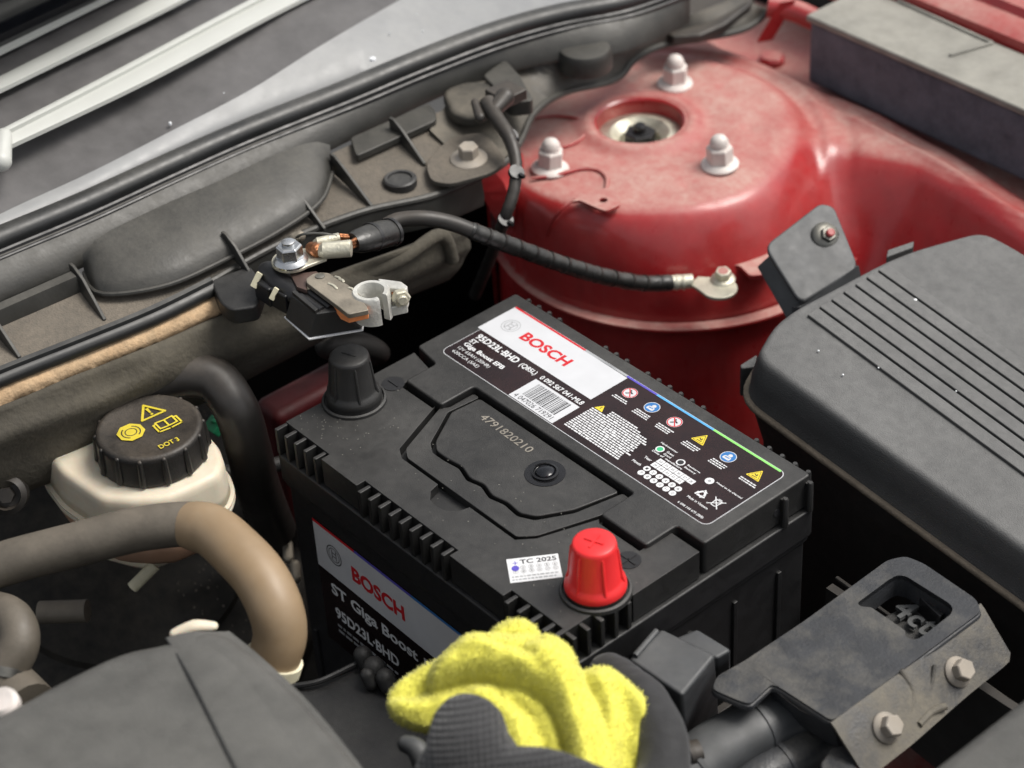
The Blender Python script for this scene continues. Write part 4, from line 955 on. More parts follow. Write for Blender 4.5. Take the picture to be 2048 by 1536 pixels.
# glossy double rail
rl = [p+Vector((.5, 0, 0)) for p in resample(rail_t[:5], 30)]
b = B(); b.loft([off(rl, (-2, 0, 1)), off(rl, (0, 0, 3.4)), off(rl, (2.6, 0, 2.6)), off(rl, (3.0, 0, .3)), off(rl, (4.2, 0, .2)), off(rl, (5, 0, 2.0)), off(rl, (7.6, 0, 1.0)), off(rl, (8.4, 0, -3.0)), off(rl, (5.5, 0, -6))], n=30); build(b, 'front_rail', 'seal_rubber', cow, angle=60)
pr_at('rail_end_cap', [(420, 560), (500, 530), (530, 570), (515, 612), (462, 620), (440, 605)], 236, 246, 'battery_plastic', cow, r=4, bev=1.5)
b = B(); rr2 = resample(rail_t[4:], 30); b.tube(off(rr2, (0, 0, -.5)), 2.4, 10); b.loft([off(rr2, (1, 0, 0)), off(rr2, (3, 0, -12)), off(rr2, (2, 0, -18))], thick=1.5, n=30); build(b, 'shelf_lip', 'cowl_plastic', cow)
# foam strip and sound deadening on the bulkhead
tf = at3([(-160, 850, 236), (0, 788, 236), (150, 727, 236), (300, 668, 236), (445, 603, 236)])
b = B(); q = resample(tf, 60); rr = random.Random(2)
b.loft([off(q, (-3, 0, 3)), [p+Vector((1+rr.uniform(-.3, .3), 0, 2+rr.uniform(-.4, .4))) for p in q], [p+Vector((3.5+rr.uniform(-.5, .5), 0, -1.5+rr.uniform(-.4, .4))) for p in q], [p+Vector((2.5+rr.uniform(-.5, .5), 0, -6+rr.uniform(-.9, .9))) for p in q], off(q, (-3, 0, -7))]); build(b, 'foam_strip', 'tan_foam', cow, angle=70)
ins = thing('sound_deadening', 'brown dusty felt mat hanging on the bulkhead behind the brake fluid reservoir', 'sound mat', (-110, 0, 100))
i_t = at3([(-160, 870, 232), (0, 815, 232), (150, 752, 232), (300, 694, 232), (450, 630, 232), (600, 575, 232), (750, 520, 232), (880, 470, 225), (930, 440, 220)])
i_m = at3([(-160, 960, 205), (0, 900, 205), (150, 840, 205), (300, 778, 205), (450, 715, 205), (600, 660, 205), (720, 600, 205), (850, 545, 200), (930, 500, 195)])
i_b = at3([(-160, 1060, 165), (0, 1000, 165), (150, 945, 165), (300, 860, 165), (420, 800, 165), (560, 728, 172), (690, 655, 180), (800, 600, 180), (900, 560, 175)])
rr = random.Random(9); rows = []
for i in range(15):
    t = i/14; A, Bb, Cc = resample(i_t, 70), resample(i_m, 70), resample(i_b, 70); r = []
    for j in range(70):
        p = A[j].lerp(Bb[j], t*2) if t < .5 else Bb[j].lerp(Cc[j], t*2-1)
        n_ = noise.noise(Vector((j*.13, i*.3, 1))) ; r.append(p+Vector((5, -1, 3))*n_+Vector((6, 0, 4))*math.sin(math.pi*t))
    rows.append(r)
b = B(); b.loft(rows, thick=6, down=Vector((-1, 0, -.4))); build(b, 'felt', 'insulation', ins, angle=180)
b = B(); q = at3([(880, 545, 200), (840, 480, 215), (920, 470, 215), (930, 520, 200)]); b.tube(curve(at3([(700, 560, 222), (800, 520, 224), (880, 470, 226), (905, 520, 205)])), 4, 12); build(b, 'felt_fold', 'insulation', ins)
b = B(); b.capsule(at3([(660, 690, 165), (720, 690, 160), (760, 705, 150), (750, 715, 140)]), [9, 8, 6, 5], 14); tag(build(b, 'vacuum_pipe', 'airbox_dark'), 'small dark rubber pipe in the shadow behind the black terminal cap', 'pipe')
b = B(); b.box((-84, 40, 60), (-60, 104, 150)); tag(build(b, 'rail_panel', 'red_shadowed', bevel=6), 'red painted body panel with shadow put into its colour, left of the black terminal cap', 'body panel')

# hood seal and the panels of windshield
sl2 = [p+Vector((-6, 0, 2)) for p in sealp]
seal = thing('hood_seal', 'long black rubber seal running across the car above the plastic tray', 'rubber seal', sl2[4])
b = B(); b.tube(resample(off(sealp, (-7.5, 0, 4)), 80), 7.2, 18, flat=.85); build(b, 'bulb', 'seal_rubber', seal)
b = B(); q = resample(off(sealp, (0, 0, 0)), 80); b.tube(off(q, (-1.0, 0, -.5)), 2.0, 10); b.tube(off(q, (2.2, 0, -2.6)), 1.5, 10); build(b, 'lip', 'black_gloss', seal)
pan2 = thing('scuttle_panel', 'pale grey wet looking panel with a dark reflection coloured in, between windshield and hood seal', 'scuttle panel', (-250, 60, 270))
s_top = off(sealp, (-13, 0, 5))
g1 = at3([(-160, 515, 274), (0, 428, 276), (180, 345, 278), (350, 258, 281), (500, 180, 284), (640, 92, 287), (790, 5, 288), (960, -90, 288), (1100, -170, 288)])
b = B(); n_ = 50; A, Bb = resample(s_top[:10], n_), resample(g1, n_)
b.loft([A, [a.lerp(c, .5)+Vector((0, 0, 1.5)) for a, c in zip(A, Bb)], Bb], thick=2); build(b, 'pale_face', 'panel_grey', pan2, angle=60)
b = B(); b.tube(off(A, (.6, 0, .8)), .8, 8); build(b, 'bright_edge', 'strip_sky_shine', pan2)
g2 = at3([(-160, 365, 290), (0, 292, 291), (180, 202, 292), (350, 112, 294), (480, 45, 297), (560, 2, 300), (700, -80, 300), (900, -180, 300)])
C2 = resample(g2, n_); b = B(); b.loft([Bb, C2], thick=2); build(b, 'dark_reflection', 'panel_dark', pan2)  # shade and hood reflection on the panel, put into this facet's darker colour
# droplets
rr = random.Random(12); b = B()
for (px, py, s_) in ((482, 157, 1.0), (497, 152, .8), (515, 141, 1.1), (528, 155, 1.0), (538, 153, .9), (534, 152, .7), (340, 246, 1.0), (492, 153, .7), (448, 187, .5), (745, 117, 2.2)) + tuple((rr.uniform(500, 1000), rr.uniform(20, 90), .4) for _ in range(8)):
    p = at(px, py, z=284.5 if px < 600 else 283); 
    b.lathe([(s_, -1), (s_*.9, .3), (s_*.5, .7), (.1, .8)], 10, X=Matrix.Translation(p))
tag(build(b, 'water_drops', 'drop'), 0, 0, kind='stuff')
wip = thing('windshield_wiper', 'windshield wiper lying at the top left, black blade between strips coloured as bright sky reflections', 'wiper', (-280, 0, 300))
def strip(name, L0, L1, z, mat, thick=2.5, up=2):
    b = B(); a, c = resample(at3([(x, y, z) for x, y in L0]), 30), resample(at3([(x, y, z) for x, y in L1]), 30)
    b.loft([off(a, (0, 0, 0)), [p.lerp(q, .35)+Vector((0, 0, up)) for p, q in zip(a, c)], [p.lerp(q, .75)+Vector((0, 0, up*.7)) for p, q in zip(a, c)], off(c, (0, 0, 0))], thick=thick); return build(b, name, mat, wip, angle=60)
strip('lower_strip', [(20, 256), (280, 124), (500, 8), (690, -90)], [(16, 292), (290, 162), (560, 20), (740, -68)], 302, 'strip_sky_shine', up=3)
strip('thin_bright_line', [(-100, 310), (170, 172), (478, 10), (620, -62)], [(-100, 318), (172, 182), (490, 14), (630, -54)], 307, 'strip_sky_shine', up=.8)
strip('blade_body', [(-160, 262), (100, 130), (330, 8), (500, -80)], [(-160, 335), (100, 212), (480, 12), (640, -66)], 296, 'panel_dark', up=4)
strip('middle_strip', [(-160, 232), (100, 102), (295, 2), (420, -62)], [(-160, 256), (100, 130), (340, 12), (450, -48)], 308, 'strip_sky_shine', up=1.5)
strip('upper_body', [(-160, 172), (100, 48), (205, 0), (330, -60)], [(-160, 236), (100, 108), (305, 2), (420, -56)], 301, 'panel_dark', up=2)
strip('upper_strip', [(-160, 130), (0, 66), (130, 0), (230, -54)], [(-160, 178), (0, 103), (205, 2), (330, -58)], 309, 'strip_sky_shine', up=3)
b = B(); b.capsule([at(8, 272, z=306), at(2, 322, z=300)], [4.5, 6], 16); build(b, 'pivot_end', 'strip_sky_shine', wip)
b = B(); b.loft([at3([(-160, 178, 306), (330, -60, 306)]), at3([(-160, -120, 420), (330, -300, 420)])], thick=4); tag(build(b, 'windshield', 'glass_dark'), 'dark windshield glass at the very top left corner', 'windshield')
b = B(); b.prism([tuple(p[:2]) for p in ats([(1268, -10), (1300, 45), (1345, 76), (1400, 72), (1450, 50), (1500, 12), (1520, -30)], 226)], 220, 227); tag(build(b, 'rubber_flap', 'hose_black', bevel=2), 'dark rubber flap at the top edge beyond the end of the plastic tray', 'rubber flap')

# ================================================================== BRAKE FLUID RESERVOIR
res = thing('fluid_reservoir', 'cream plastic brake fluid reservoir with a big black screw cap', 'fluid reservoir', at(290, 950, z=110))
ZR = 184
o_ = ats([(78, 872), (92, 850), (150, 822), (248, 772), (285, 778), (400, 850), (440, 895), (450, 925), (440, 955), (380, 985), (330, 1005), (270, 1010), (200, 1005), (120, 950), (86, 905)], ZR)
P = rounded([tuple(p[:2]) for p in o_], 4.5, 4)
def ringpoly(P, d): return outset(P, d)
def stackp(P, rings):
    b = B(); k = len(P); v = []
    for d, z in rings: v += [(p.x, p.y, z) for p in outset(P, d)]
    f = [(i*k+j, i*k+(j+1) % k, (i+1)*k+(j+1) % k, (i+1)*k+j) for i in range(len(rings)-1) for j in range(k)]
    f += [tuple(range(k)), tuple(range((len(rings)-1)*k, len(rings)*k))[::-1]]
    return b.add(v, f)
b = stackp(P, [(-4.4, ZR+2.2), (-3, ZR+2), (-1.4, ZR+1), (-.4, ZR-.8), (0, ZR-4), (.4, ZR-14), (.8, ZR-20)]); build(b, 'upper_shell', 'reservoir', res, angle=180)
b = stackp(P, [(1, ZR-20), (3.0, ZR-20.6), (3.0, ZR-22), (1.6, ZR-22.6), (3.0, ZR-23.2), (3.0, ZR-24.6), (1, ZR-25.2)]); build(b, 'weld_seam', 'reservoir', res, angle=50)
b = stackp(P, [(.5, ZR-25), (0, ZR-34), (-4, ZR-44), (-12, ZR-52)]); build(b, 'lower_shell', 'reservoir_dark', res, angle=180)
cc = at(297, 852, z=205); cr = 30.5
b = B(); T = Matrix.Translation((cc.x, cc.y, 0)); b.lathe([(27.5, 180), (28, 186), (28, 188)], 48, X=T); build(b, 'neck', 'reservoir', res)
b = B(); b.lathe([(29.4, 187), (29.6, 188.5), (28.9, 190), (28.6, 201), (28.4, 203.6), (27.2, 204.8), (25.5, 205), (24.8, 204.6), (3, 204.8)], 64, X=T); cp = build(b, 'screw_cap', 'cap_black', res, angle=50)
for k in range(14):
    a = R(360/14*k+8); u = Vector((math.cos(a), math.sin(a), 0)); c0 = Vector((cc.x, cc.y, 0))
    b = B(); b.capsule([c0+u*28.3+Vector((0, 0, 202.6)), c0+u*29.2+Vector((0, 0, 188.6))], [1.5, 2.0], 10); build(b, 'grip_rib', 'cap_black', cp)
ux = (at(400, 806, z=205)-at(297, 852, z=205)).normalized(); uy = Vector((-ux.y, ux.x, 0)); XC = Matrix(((ux.x, uy.x, 0, cc.x), (ux.y, uy.y, 0, cc.y), (0, 0, 1, 205.25), (0, 0, 0, 1)))
def loc(px, py): d = at(px, py, z=205)-Vector((cc.x, cc.y, 205)); return d.dot(ux), d.dot(uy)
b = B()
def lf(L, mi=0, z=0): b.add([(p[0], p[1], z) for p in L], [tuple(range(len(L)))], mi, XC)
def lbar(x0, y0, x1, y1, w_, mi=0, z=.02):
    d = Vector((x1-x0, y1-y0)).normalized(); q = Vector((-d.y, d.x))*w_/2; d = d*w_*.4
    lf([(x0-d.x+q.x, y0-d.y+q.y), (x0-d.x-q.x, y0-d.y-q.y), (x1+d.x-q.x, y1+d.y-q.y), (x1+d.x+q.x, y1+d.y+q.y)], mi, z)
def lring(cx, cy, r0, r1, mi, z, a0=0, a1=360, n=24):
    v = []; f = []
    for i in range(n+1):
        a = R(a0+(a1-a0)*i/n)
        for r in (r0, r1): v.append((cx+r*math.cos(a), cy+r*math.sin(a), z))
    for i in range(n): f.append((2*i, 2*i+1, 2*i+3, 2*i+2))
    b.add(v, f, mi, XC)
x, y = loc(299, 824)
for q in ((-6.8, -4.6, 6.8, -4.6), (6.8, -4.6, 0, 6.8), (0, 6.8, -6.8, -4.6)): lbar(x+q[0], y+q[1], x+q[2], y+q[3], 1.4, 0, .02+.01*q[0])
lf([(x-.9, y+3.4), (x-.5, y-1.2), (x+.5, y-1.2), (x+.9, y+3.4)], 0, .05); lf(ell(x, y-2.6, .85, n=12), 0, .05)
x, y = loc(262, 865); r_ = 7.6
lf([(x+r_*math.cos(R(22.5+45*i)), y+r_*math.sin(R(22.5+45*i))) for i in range(8)], 0, .03); lring(x, y, 2.8, 3.4, 1, .06); lring(x, y, 4.6, 5.3, 1, .06, 120, 240); lring(x, y, 4.6, 5.3, 1, .06, -60, 60)
x, y = loc(333, 846)
for s_ in (-1, 1):
    for q in ((0, -3, s_*5, -2.6), (s_*5, -2.6, s_*5, 3.4), (s_*5, 3.4, 0, 3), (s_*6.8, -4.8, s_*6.8, 2), (s_*6.8, -4.8, 0, -5.4), (s_*5.4, 2.2, s_*6.8, 2)): lbar(x+q[0], y+q[1], x+q[2], y+q[3], 1.0, 0, .03+.004*abs(q[0])+.002*q[1])
lbar(x, y-3, x, y+3, 1.0, 0, .09)
x, y = loc(337, 887); b.text('DOT 3', x-5.5, y-1.8, 11.5, 3.6, 0, .05, X=XC, bold=.02)
build(b, 'cap_symbols', ['cap_yellow', 'cap_black'], cp, kind='flat', smooth_=False)
b = B(); q = at3([(128, 815, 188), (140, 800, 190), (190, 778, 190), (200, 790, 188)]); b.tube(curve(q), 4, 12); build(b, 'hook_clip', 'hose_grey', res)
b = B(); b.capsule(at3([(230, 1090, 120), (300, 1105, 112), (340, 1085, 110)]), 9, 14); build(b, 'outlet', 'reservoir', res)
# booster and small parts beneath
bo = thing('brake_booster', 'large round black brake servo half hidden under the pale hose', 'brake servo', at(200, 1230, z=0))
pb = at(230, 1150, z=20); b = B(); b.lathe([(128, -60), (130, 10), (126, 24), (112, 36), (80, 44), (78, 49), (40, 54), (20, 56)], 64, X=axis_m(pb, (.45, -.1, .9))); build(b, 'shell', 'booster', bo)
b = B(); b.tube([at(80, 1225, z=90), at(175, 1222, z=92)], 6.5, 14); build(b, 'stud', 'hose_grey', bo)
b = B(); b.tube(at3([(310, 1130, 110), (290, 1150, 106), (265, 1175, 100)]), 3.5, 12); build(b, 'pipe_stub', 'clip_white', bo)
b = B(); rr = random.Random(8)
for _ in range(260):
    a, r_ = rr.uniform(-1.2, 1.4), rr.uniform(45, 110); X = axis_m(pb, (.45, -.1, .9)); z_ = np.interp(r_, [40, 78, 80, 112], [54, 49, 44, 36])
    p = X @ Vector((r_*math.cos(a), r_*math.sin(a), z_)); b.lathe([(rr.uniform(.3, 1.1), -.3), (.2, .8)], 5, X=Matrix.Translation(p))
tag(build(b, 'grit', 'hose_grey', bo), 0, 0, kind='stuff'); 
b = B(); b.lathe([(11, 0), (11, 8), (8, 10), (7, 5)], 24, X=axis_m(at(18, 985, z=170), (.7, -.5, .5))); b.lathe([(4.5, 4), (4.5, 10)], 6, X=axis_m(at(18, 985, z=170), (.7, -.5, .5))); tag(build(b, 'rubber_bush', 'hose_black'), 'round black rubber bush with a bolt inside at the left edge beside the reservoir', 'bush')

# ================================================================== HOSES
def hose(name, label, cat, L, r, mat, n=22, flat=1):
    P = curve(at3(L), 10); t = thing(name, label, cat, P[len(P)//2])
    b = B(); b.tube(P, [r+.12*noise.noise(p*.05) for p in P], n, flat=flat); build(b, 'hose_wall', mat, t); return t, P
hose('coolant_hose', 'thick black hose arching behind the cream reservoir', 'hose', [(-120, 905, 180), (20, 868, 186), (140, 835, 192), (260, 780, 200), (350, 752, 204), (425, 758, 202), (470, 815, 190), (495, 890, 165), (515, 970, 130), (550, 1060, 80)], 12.5, 'hose_black')
t, P = hose('vacuum_hose', 'long grey brown woven hose with a tan sleeve end crossing below the reservoir', 'hose', [(-200, 1180, 205), (-60, 1148, 208), (40, 1118, 212), (150, 1090, 216), (260, 1062, 220), (340, 1050, 222), (400, 1048, 222)], 11.0, 'hose_grey')
Q = curve(at3([(378, 1050, 222), (425, 1062, 224), (475, 1105, 224), (520, 1155, 220), (550, 1215, 212), (560, 1270, 200), (545, 1325, 186)]), 10)
b = B(); b.tube(Q, [11.5+.8*min(1, i/6)+.9*math.sin(math.pi*i/len(Q)) for i in range(len(Q))], 26); build(b, 'tan_sleeve', 'hose_tan', t, label='tan plastic sleeve bending down to the engine cover')
b = B(); d = (Q[-1]-Q[-3]).normalized(); b.tube([Q[-1]-d*3, Q[-1]+d*3], [14.2, 14.4], 24); build(b, 'end_clamp', 'clip_white', t); b = B(); b.tube([Q[-1], Q[-1]+d*40], 11, 20); build(b, 'spigot', 'hose_grey', t)
t, P = hose('heater_hose', 'short bent brown rubber hose at the lower left edge', 'hose', [(-90, 1225, 185), (-20, 1222, 195), (25, 1240, 200), (38, 1285, 196), (15, 1335, 188), (-20, 1390, 180)], 10.0, 'hose_grey')
b = B(); p = at(12, 1335, z=188); b.tube([p, p+Vector((2, -3, -3))], 10.9, 20); build(b, 'hose_clamp', 'steel_dark', t)
hose('thin_hose', 'thin dark hose between the reservoir and the left end of the battery', 'hose', [(380, 930, 130), (450, 945, 125), (520, 935, 120), (600, 920, 110)], 4.5, 'black_rubber')
b = B(); b.box((-5, -4, -3), (5, 4, 3), X=Matrix.Translation(at(430, 852, z=150)) @ Matrix.Rotation(.6, 4, 'X')); b.lathe([(2, 3), (1.6, 4.5)], 12, X=Matrix.Translation(at(430, 852, z=150))); tag(build(b, 'green_clip', 'green_clip', bevel=.6), 'small green clip glimpsed in shadow right of the reservoir cap', 'clip')
for i, (px, py, lab_) in enumerate(((575, 1090, 'upper pale metal stub in the dark gap left of the battery side label'), (590, 1130, 'lower pale metal stub in the dark gap left of the battery side label'))):
    b = B(); b.capsule([at(px, py, z=70), at(px+2, py+26, z=66)], 3.2, 10); tag(build(b, 'pipe_stub', 'old_steel'), lab_, 'pipe stub')

# ================================================================== ENGINE COVER lower left
ec = thing('engine_cover', 'big smooth grey plastic engine cover filling the lower left corner', 'engine cover', at(300, 1450, z=120))
ZE = 232
o_ = ats([(-260, 1560), (-40, 1440), (30, 1402), (120, 1352), (210, 1308), (262, 1290), (330, 1278), (412, 1250), (458, 1258), (515, 1300), (610, 1386), (700, 1492), (800, 1610), (900, 1760), (300, 2100), (-300, 1900)], ZE)
P = [tuple(p[:2]) for p in o_]; P = rounded(P, 14, 5)
b = stackp(P, [(-10, ZE+1.6), (-6.5, ZE+.9), (-3.6, ZE-.8), (-1.4, ZE-4), (0, ZE-9), (1.2, ZE-20), (2, ZE-60)]); build(b, 'shell', 'engine_cover', ec, angle=180)
o_ = ats([(328, 1280), (412, 1262), (455, 1268), (510, 1310), (600, 1396), (690, 1505), (790, 1640), (600, 1800), (480, 1560), (420, 1440), (368, 1340)], ZE+5)
L0 = at3([(330, 1279, ZE-1), (372, 1345, ZE+1.8), (420, 1440, ZE+1.8), (475, 1550, ZE+1.8), (560, 1700, ZE+1.8)]); L2 = at3([(458, 1262, ZE-3), (520, 1312, ZE-2), (612, 1398, ZE-2), (702, 1506, ZE-2), (800, 1640, ZE-2)])
A, D = resample(L0, 30), resample(L2, 30); rows = [off(A, (-3, 3, -3)), off(A, (-1, 1, -.4))] + [[p.lerp(q, t)+Vector((0, 0, 2.6*math.sin(math.pi*min(1, t+.12)))) for p, q in zip(A, D)] for t in (0, .04, .1, .25, .5, .75, .92, 1)]
b = B(); b.loft(rows, n=30); build(b, 'raised_panel', 'engine_cover', ec, angle=180)
b = stackp(P, [(1.5, ZE-20), (4, ZE-20.6), (4, ZE-23), (1.5, ZE-24)]); build(b, 'rim', 'engine_cover', ec)
b = B(); b.capsule(at3([(350, 1266, 224), (388, 1252, 226), (425, 1252, 225)]), [2.6, 3.4, 2.6], 14, flat=.7); build(b, 'foam_pad', 'reservoir', ec)
b = B(); b.tube(curve(at3([(-40, 1330, 170), (10, 1370, 176), (60, 1420, 178)])), 14, 18); build(b, 'duct', 'hose_grey', ec)
b = B(); b.lathe([(7, 0), (7, 5), (5, 7)], 20, X=axis_m(at(12, 1412, z=226), (.3, -.3, 1))); build(b, 'fixing', 'zinc_dusty', ec)

# ================================================================== BATTERY TRAY and dark parts in front of the battery
tray = thing('battery_tray', 'black plastic battery box edge in deep shade below the battery side label', 'battery box', (110, -30, 0))
b = B(); q = at3([(585, 1372, 110), (640, 1362, 112), (720, 1325, 112), (735, 1330, 112)]); b.tube(curve(q), 1.6, 8); b.prism([tuple(p[:2]) for p in at3([(585, 1372, 110), (640, 1362, 110), (730, 1326, 110), (900, 1500, 110), (900, 1700, 110), (700, 1600, 110)])], -100, 108); build(b, 'box_wall', 'battery_side', tray, bevel=1)
b = B()
for (px, py, r_) in ((725, 1310, 5), (748, 1335, 6), (770, 1355, 5), (735, 1350, 4)): b.capsule([at(px, py, z=116), at(px+8, py+16, z=112)], r_, 12)
build(b, 'latch_knob', 'battery_plastic', tray)
b = B(); b.box((236, 4, -150), (241, 190, 95)); build(b, 'end_wall', 'airbox_dark', tray, bevel=1)
b = B(); b.box((238, 176, 60), (420, 181, 128)); b.tube([(238, 184, 130), (420, 184, 118)], 1.2, 8); build(b, 'side_wall', 'airbox_dark', tray)
b = B(); b.capsule(at3([(812, 1488, 196), (835, 1500, 196), (850, 1540, 190), (856, 1580, 184)]), [4, 5, 5, 5], 14); tag(build(b, 'pipe_elbow', 'bracket_flat'), 'small grey pipe end at the bottom edge left of the dark glove', 'pipe')

# connector box in front of battery's right corner
cb = thing('connector_box', 'plain black plastic relay box leaning between battery corner and right bracket', 'relay box', at(1340, 1400, z=100))
P0 = [at(a, c, z=125) for a, c in ((1240, 1400), (1310, 1300), (1455, 1372), (1372, 1500))]
P1 = [at(a, c, z=182) for a, c in ((1256, 1318), (1322, 1256), (1432, 1310), (1364, 1392))]
b = frus([at(a, c, z=110) for a, c in ((1262, 1440), (1330, 1370), (1440, 1425), (1372, 1515))], 110, P1, 182); build(b, 'box_body', 'bracket_flat', cb, bevel=2.2, seg=3)
P1 = [at(a, c, z=178) for a, c in ((1348, 1276), (1394, 1257), (1464, 1300), (1432, 1318))]
b = frus([at(a, c, z=120) for a, c in ((1352, 1350), (1398, 1332), (1464, 1372), (1430, 1392))], 120, P1, 178); build(b, 'box_step', 'bracket_flat', cb, bevel=2)
b = B(); b.tube([at(1313, 1262, z=183), at(1270, 1312, z=183)], 1.5, 10); build(b, 'box_ridge', 'bracket_flat', cb)

# ================================================================== RIGHT BRACKET (front, with slot)
ZB = 168
br = thing('front_bracket', 'dirty grey plastic bracket with a rectangular opening and two hex bolts, lower right', 'bracket', at(1750, 1300, z=ZB))
def lowz(p, q0): return 0
outer = [(1608, 1242), (1775, 1120), (1811, 1112), (1848, 1127), (1952, 1198), (1962, 1222), (1804, 1340), (1664, 1442), (1560, 1375), (1543, 1368), (1500, 1408), (1480, 1402), (1424, 1378), (1434, 1352), (1488, 1322)]
inner = [(1793, 1150), (1812, 1152), (1898, 1206), (1906, 1216), (1902, 1228), (1840, 1276), (1826, 1280), (1809, 1272), (1812, 1262), (1742, 1214), (1722, 1213), (1714, 1206), (1730, 1194), (1776, 1160)]
O = rounded([tuple(at(a, c, z=ZB)[:2]) for a, c in outer], 3.0, 3); I = rounded([tuple(at(a, c, z=ZB)[:2]) for a, c in inner], 1.5, 2)
b = plate_hole(O, I, ZB-3, ZB); build(b, 'top_plate', 'bracket_plastic', br, bevel=.9)
b = B(); v = []; kI = len(I)
for z_ in (ZB-.6, ZB-14): v += [(x_, y_, z_) for x_, y_ in I]
Io = [tuple(p) for p in outset(I, 1.6)]
for z_ in (ZB-14, ZB-2.5): v += [(x_, y_, z_) for x_, y_ in Io]
b.add(v, [(i, (i+1) % kI, (i+1) % kI+kI, i+kI) for i in range(kI)]+[(i+kI, (i+1) % kI+kI, (i+1) % kI+2*kI, i+2*kI) for i in range(kI)]+[(i+2*kI, (i+1) % kI+2*kI, (i+1) % kI+3*kI, i+3*kI) for i in range(kI)]); build(b, 'opening_wall', 'bracket_plastic', br)
b = B(); ed = [Vector((x_, y_, ZB-3)) for x_, y_ in outset(O, -1.2)]; b.tube(ed+[ed[0]], 2.2, 10, caps=False); build(b, 'edge_bead', 'bracket_plastic', br)
b = B(); f0 = at3([(1962, 1206, ZB), (1880, 1270, ZB), (1804, 1336, ZB), (1740, 1386, ZB), (1662, 1444, ZB)]); f1 = at3([(2021, 1306, ZB-20), (2016, 1326, ZB-22), (1935, 1392, ZB-22), (1830, 1484, ZB-20), (1795, 1512, ZB-20), (1735, 1560, ZB-20)])
A, D = resample(f0, 24), resample(f1, 24); b.loft([off(A, (-1.0, .8, -1.2)), off(A, (0, 0, -.35)), off([p.lerp(q, .1) for p, q in zip(A, D)], (.3, -.2, .3)), [p.lerp(q, .5) for p, q in zip(A, D)], D], thick=3, down=Vector((-.5, .3, -.8))); build(b, 'side_plate', 'bracket_dusty', br, angle=60)
def brace_(L, z, r): 
    b = B(); b.tube(curve(at3([(x, y, z + dz) for x, y, dz in L])), r, 10); return build(b, 'moulded_ridge', 'bracket_dusty', br)
brace_([(1800, 1340, 1), (1825, 1385, -8), (1815, 1440, -14)], ZB-1, 1.5); brace_([(1870, 1330, -4), (1862, 1370, -10), (1850, 1400, -13)], ZB-1, 1.0)
brace_([(1838, 1450, -16), (1862, 1425, -16), (1892, 1412, -16)], ZB-1.2, 1.8)
b = B(); q = at3([(1540, 1372, ZB-2), (1600, 1420, ZB-4), (1662, 1446, ZB-2)]); q2 = at3([(1545, 1400, ZB-16), (1600, 1450, ZB-20), (1680, 1500, ZB-20)]); b.loft([resample(q, 12), resample(q2, 12)], thick=2.5, down=Vector((0, 1, -.4))); build(b, 'front_skirt', 'bracket_plastic', br)
b = B(); b.prism([tuple(p[:2]) for p in ats([(1662, 1500), (1700, 1490), (1720, 1560), (1640, 1580), (1640, 1530)], 150)], 140, 152); build(b, 'foot', 'bracket_plastic', br, bevel=1.5)
# symbols cast inside the opening
b = B(); q = ats([(1740, 1235), (1840, 1185), (1890, 1235), (1800, 1290)], 154); b.prism([tuple(p[:2]) for p in q], 120, 150); build(b, 'recess_block', 'battery_plastic', br, bevel=1)
b = B(); q = ats([(1835, 1172), (1893, 1228), (1880, 1240), (1822, 1184)], 158); b.prism([tuple(p[:2]) for p in q], 140, 160); build(b, 'recess_wall', 'black_gloss', br, bevel=.5)
b = B(); s0 = at(1778, 1226, z=152); s1 = at(1848, 1278, z=152); e = (s1-s0).normalized(); g = Vector((-e.y, e.x, 0)); XT = Matrix(((e.x, g.x, 0, s0.x), (e.y, g.y, 0, s0.y), (0, 0, 1, 152), (0, 0, 0, 1)))
for z_ in (0, .5, 1.0, 1.5, 2.0):
    b.text('4', 0, 0, 9, 14, 0, z_, X=XT, bold=.02); b.text('c', 10.2, 0, 6.5, 9, 0, z_, X=XT, bold=.02); b.text('t', 17.5, 0, 6, 12, 0, z_, X=XT, bold=.02)
build(b, 'cast_symbols', 'bracket_flat', br, kind='flat', smooth_=False)
nB = (f0[2]-f0[1]).cross(f1[1]-f0[1]).normalized(); nB = nB if nB.z > 0 else -nB
def onside(px, py):
    p0 = f0[2]; d = (at(px, py, z=0)-CAMP); t = (p0-CAMP).dot(nB)/d.dot(nB); return CAMP+d*t
hb = hexbolt('hex_bolt', 'upper right one of two dusty hex bolts on the front bracket', 'bolt', onside(1915, 1344), nB, 5.6, 7.5, 7.6, 'bolt_dusty', group='hex bolts on the front bracket')
copy_thing(hb, 'lower left one of two dusty hex bolts on the front bracket', mmX(axis_m(onside(1772, 1456), nB, 32)))

# taped harness and conduit, bottom right
def cable(name, label, L, r, mat, bands=0):
    P = curve(at3(L), 8); t = thing(name, label, 'cable', P[len(P)//2]); b = B(); b.tube(P, [r+.5*noise.noise(p*.12) for p in P], 18, flat=.8); build(b, 'wrap', mat, t)
    for i in range(3, len(P)-2, bands or 999):
        b = B(); d = (P[i+1]-P[i]).normalized(); b.tube([P[i], P[i]+d*2.2], [r+.9, r+.7], 18, flat=.82); build(b, 'band', mat, t)
cable('wiring_harness', 'wide grey taped wiring bundle under the dirty bracket at the bottom', [(1660, 1400, 140), (1590, 1420, 142), (1510, 1455, 144), (1430, 1500, 142), (1340, 1570, 136)], 15, 'bracket_flat', 12)
cable('wiring_conduit', 'lower dusty brown wiring bundle emerging below the dirty bracket', [(1680, 1470, 130), (1600, 1500, 134), (1530, 1540, 134), (1450, 1600, 130)], 12, 'bracket_plastic', 9)
cable('ribbed_conduit', 'thin ribbed black conduit at the bottom edge right of the yellow cloth', [(1400, 1500, 150), (1350, 1515, 150), (1300, 1540, 150), (1260, 1570, 148)], 6, 'hose_black', 3)
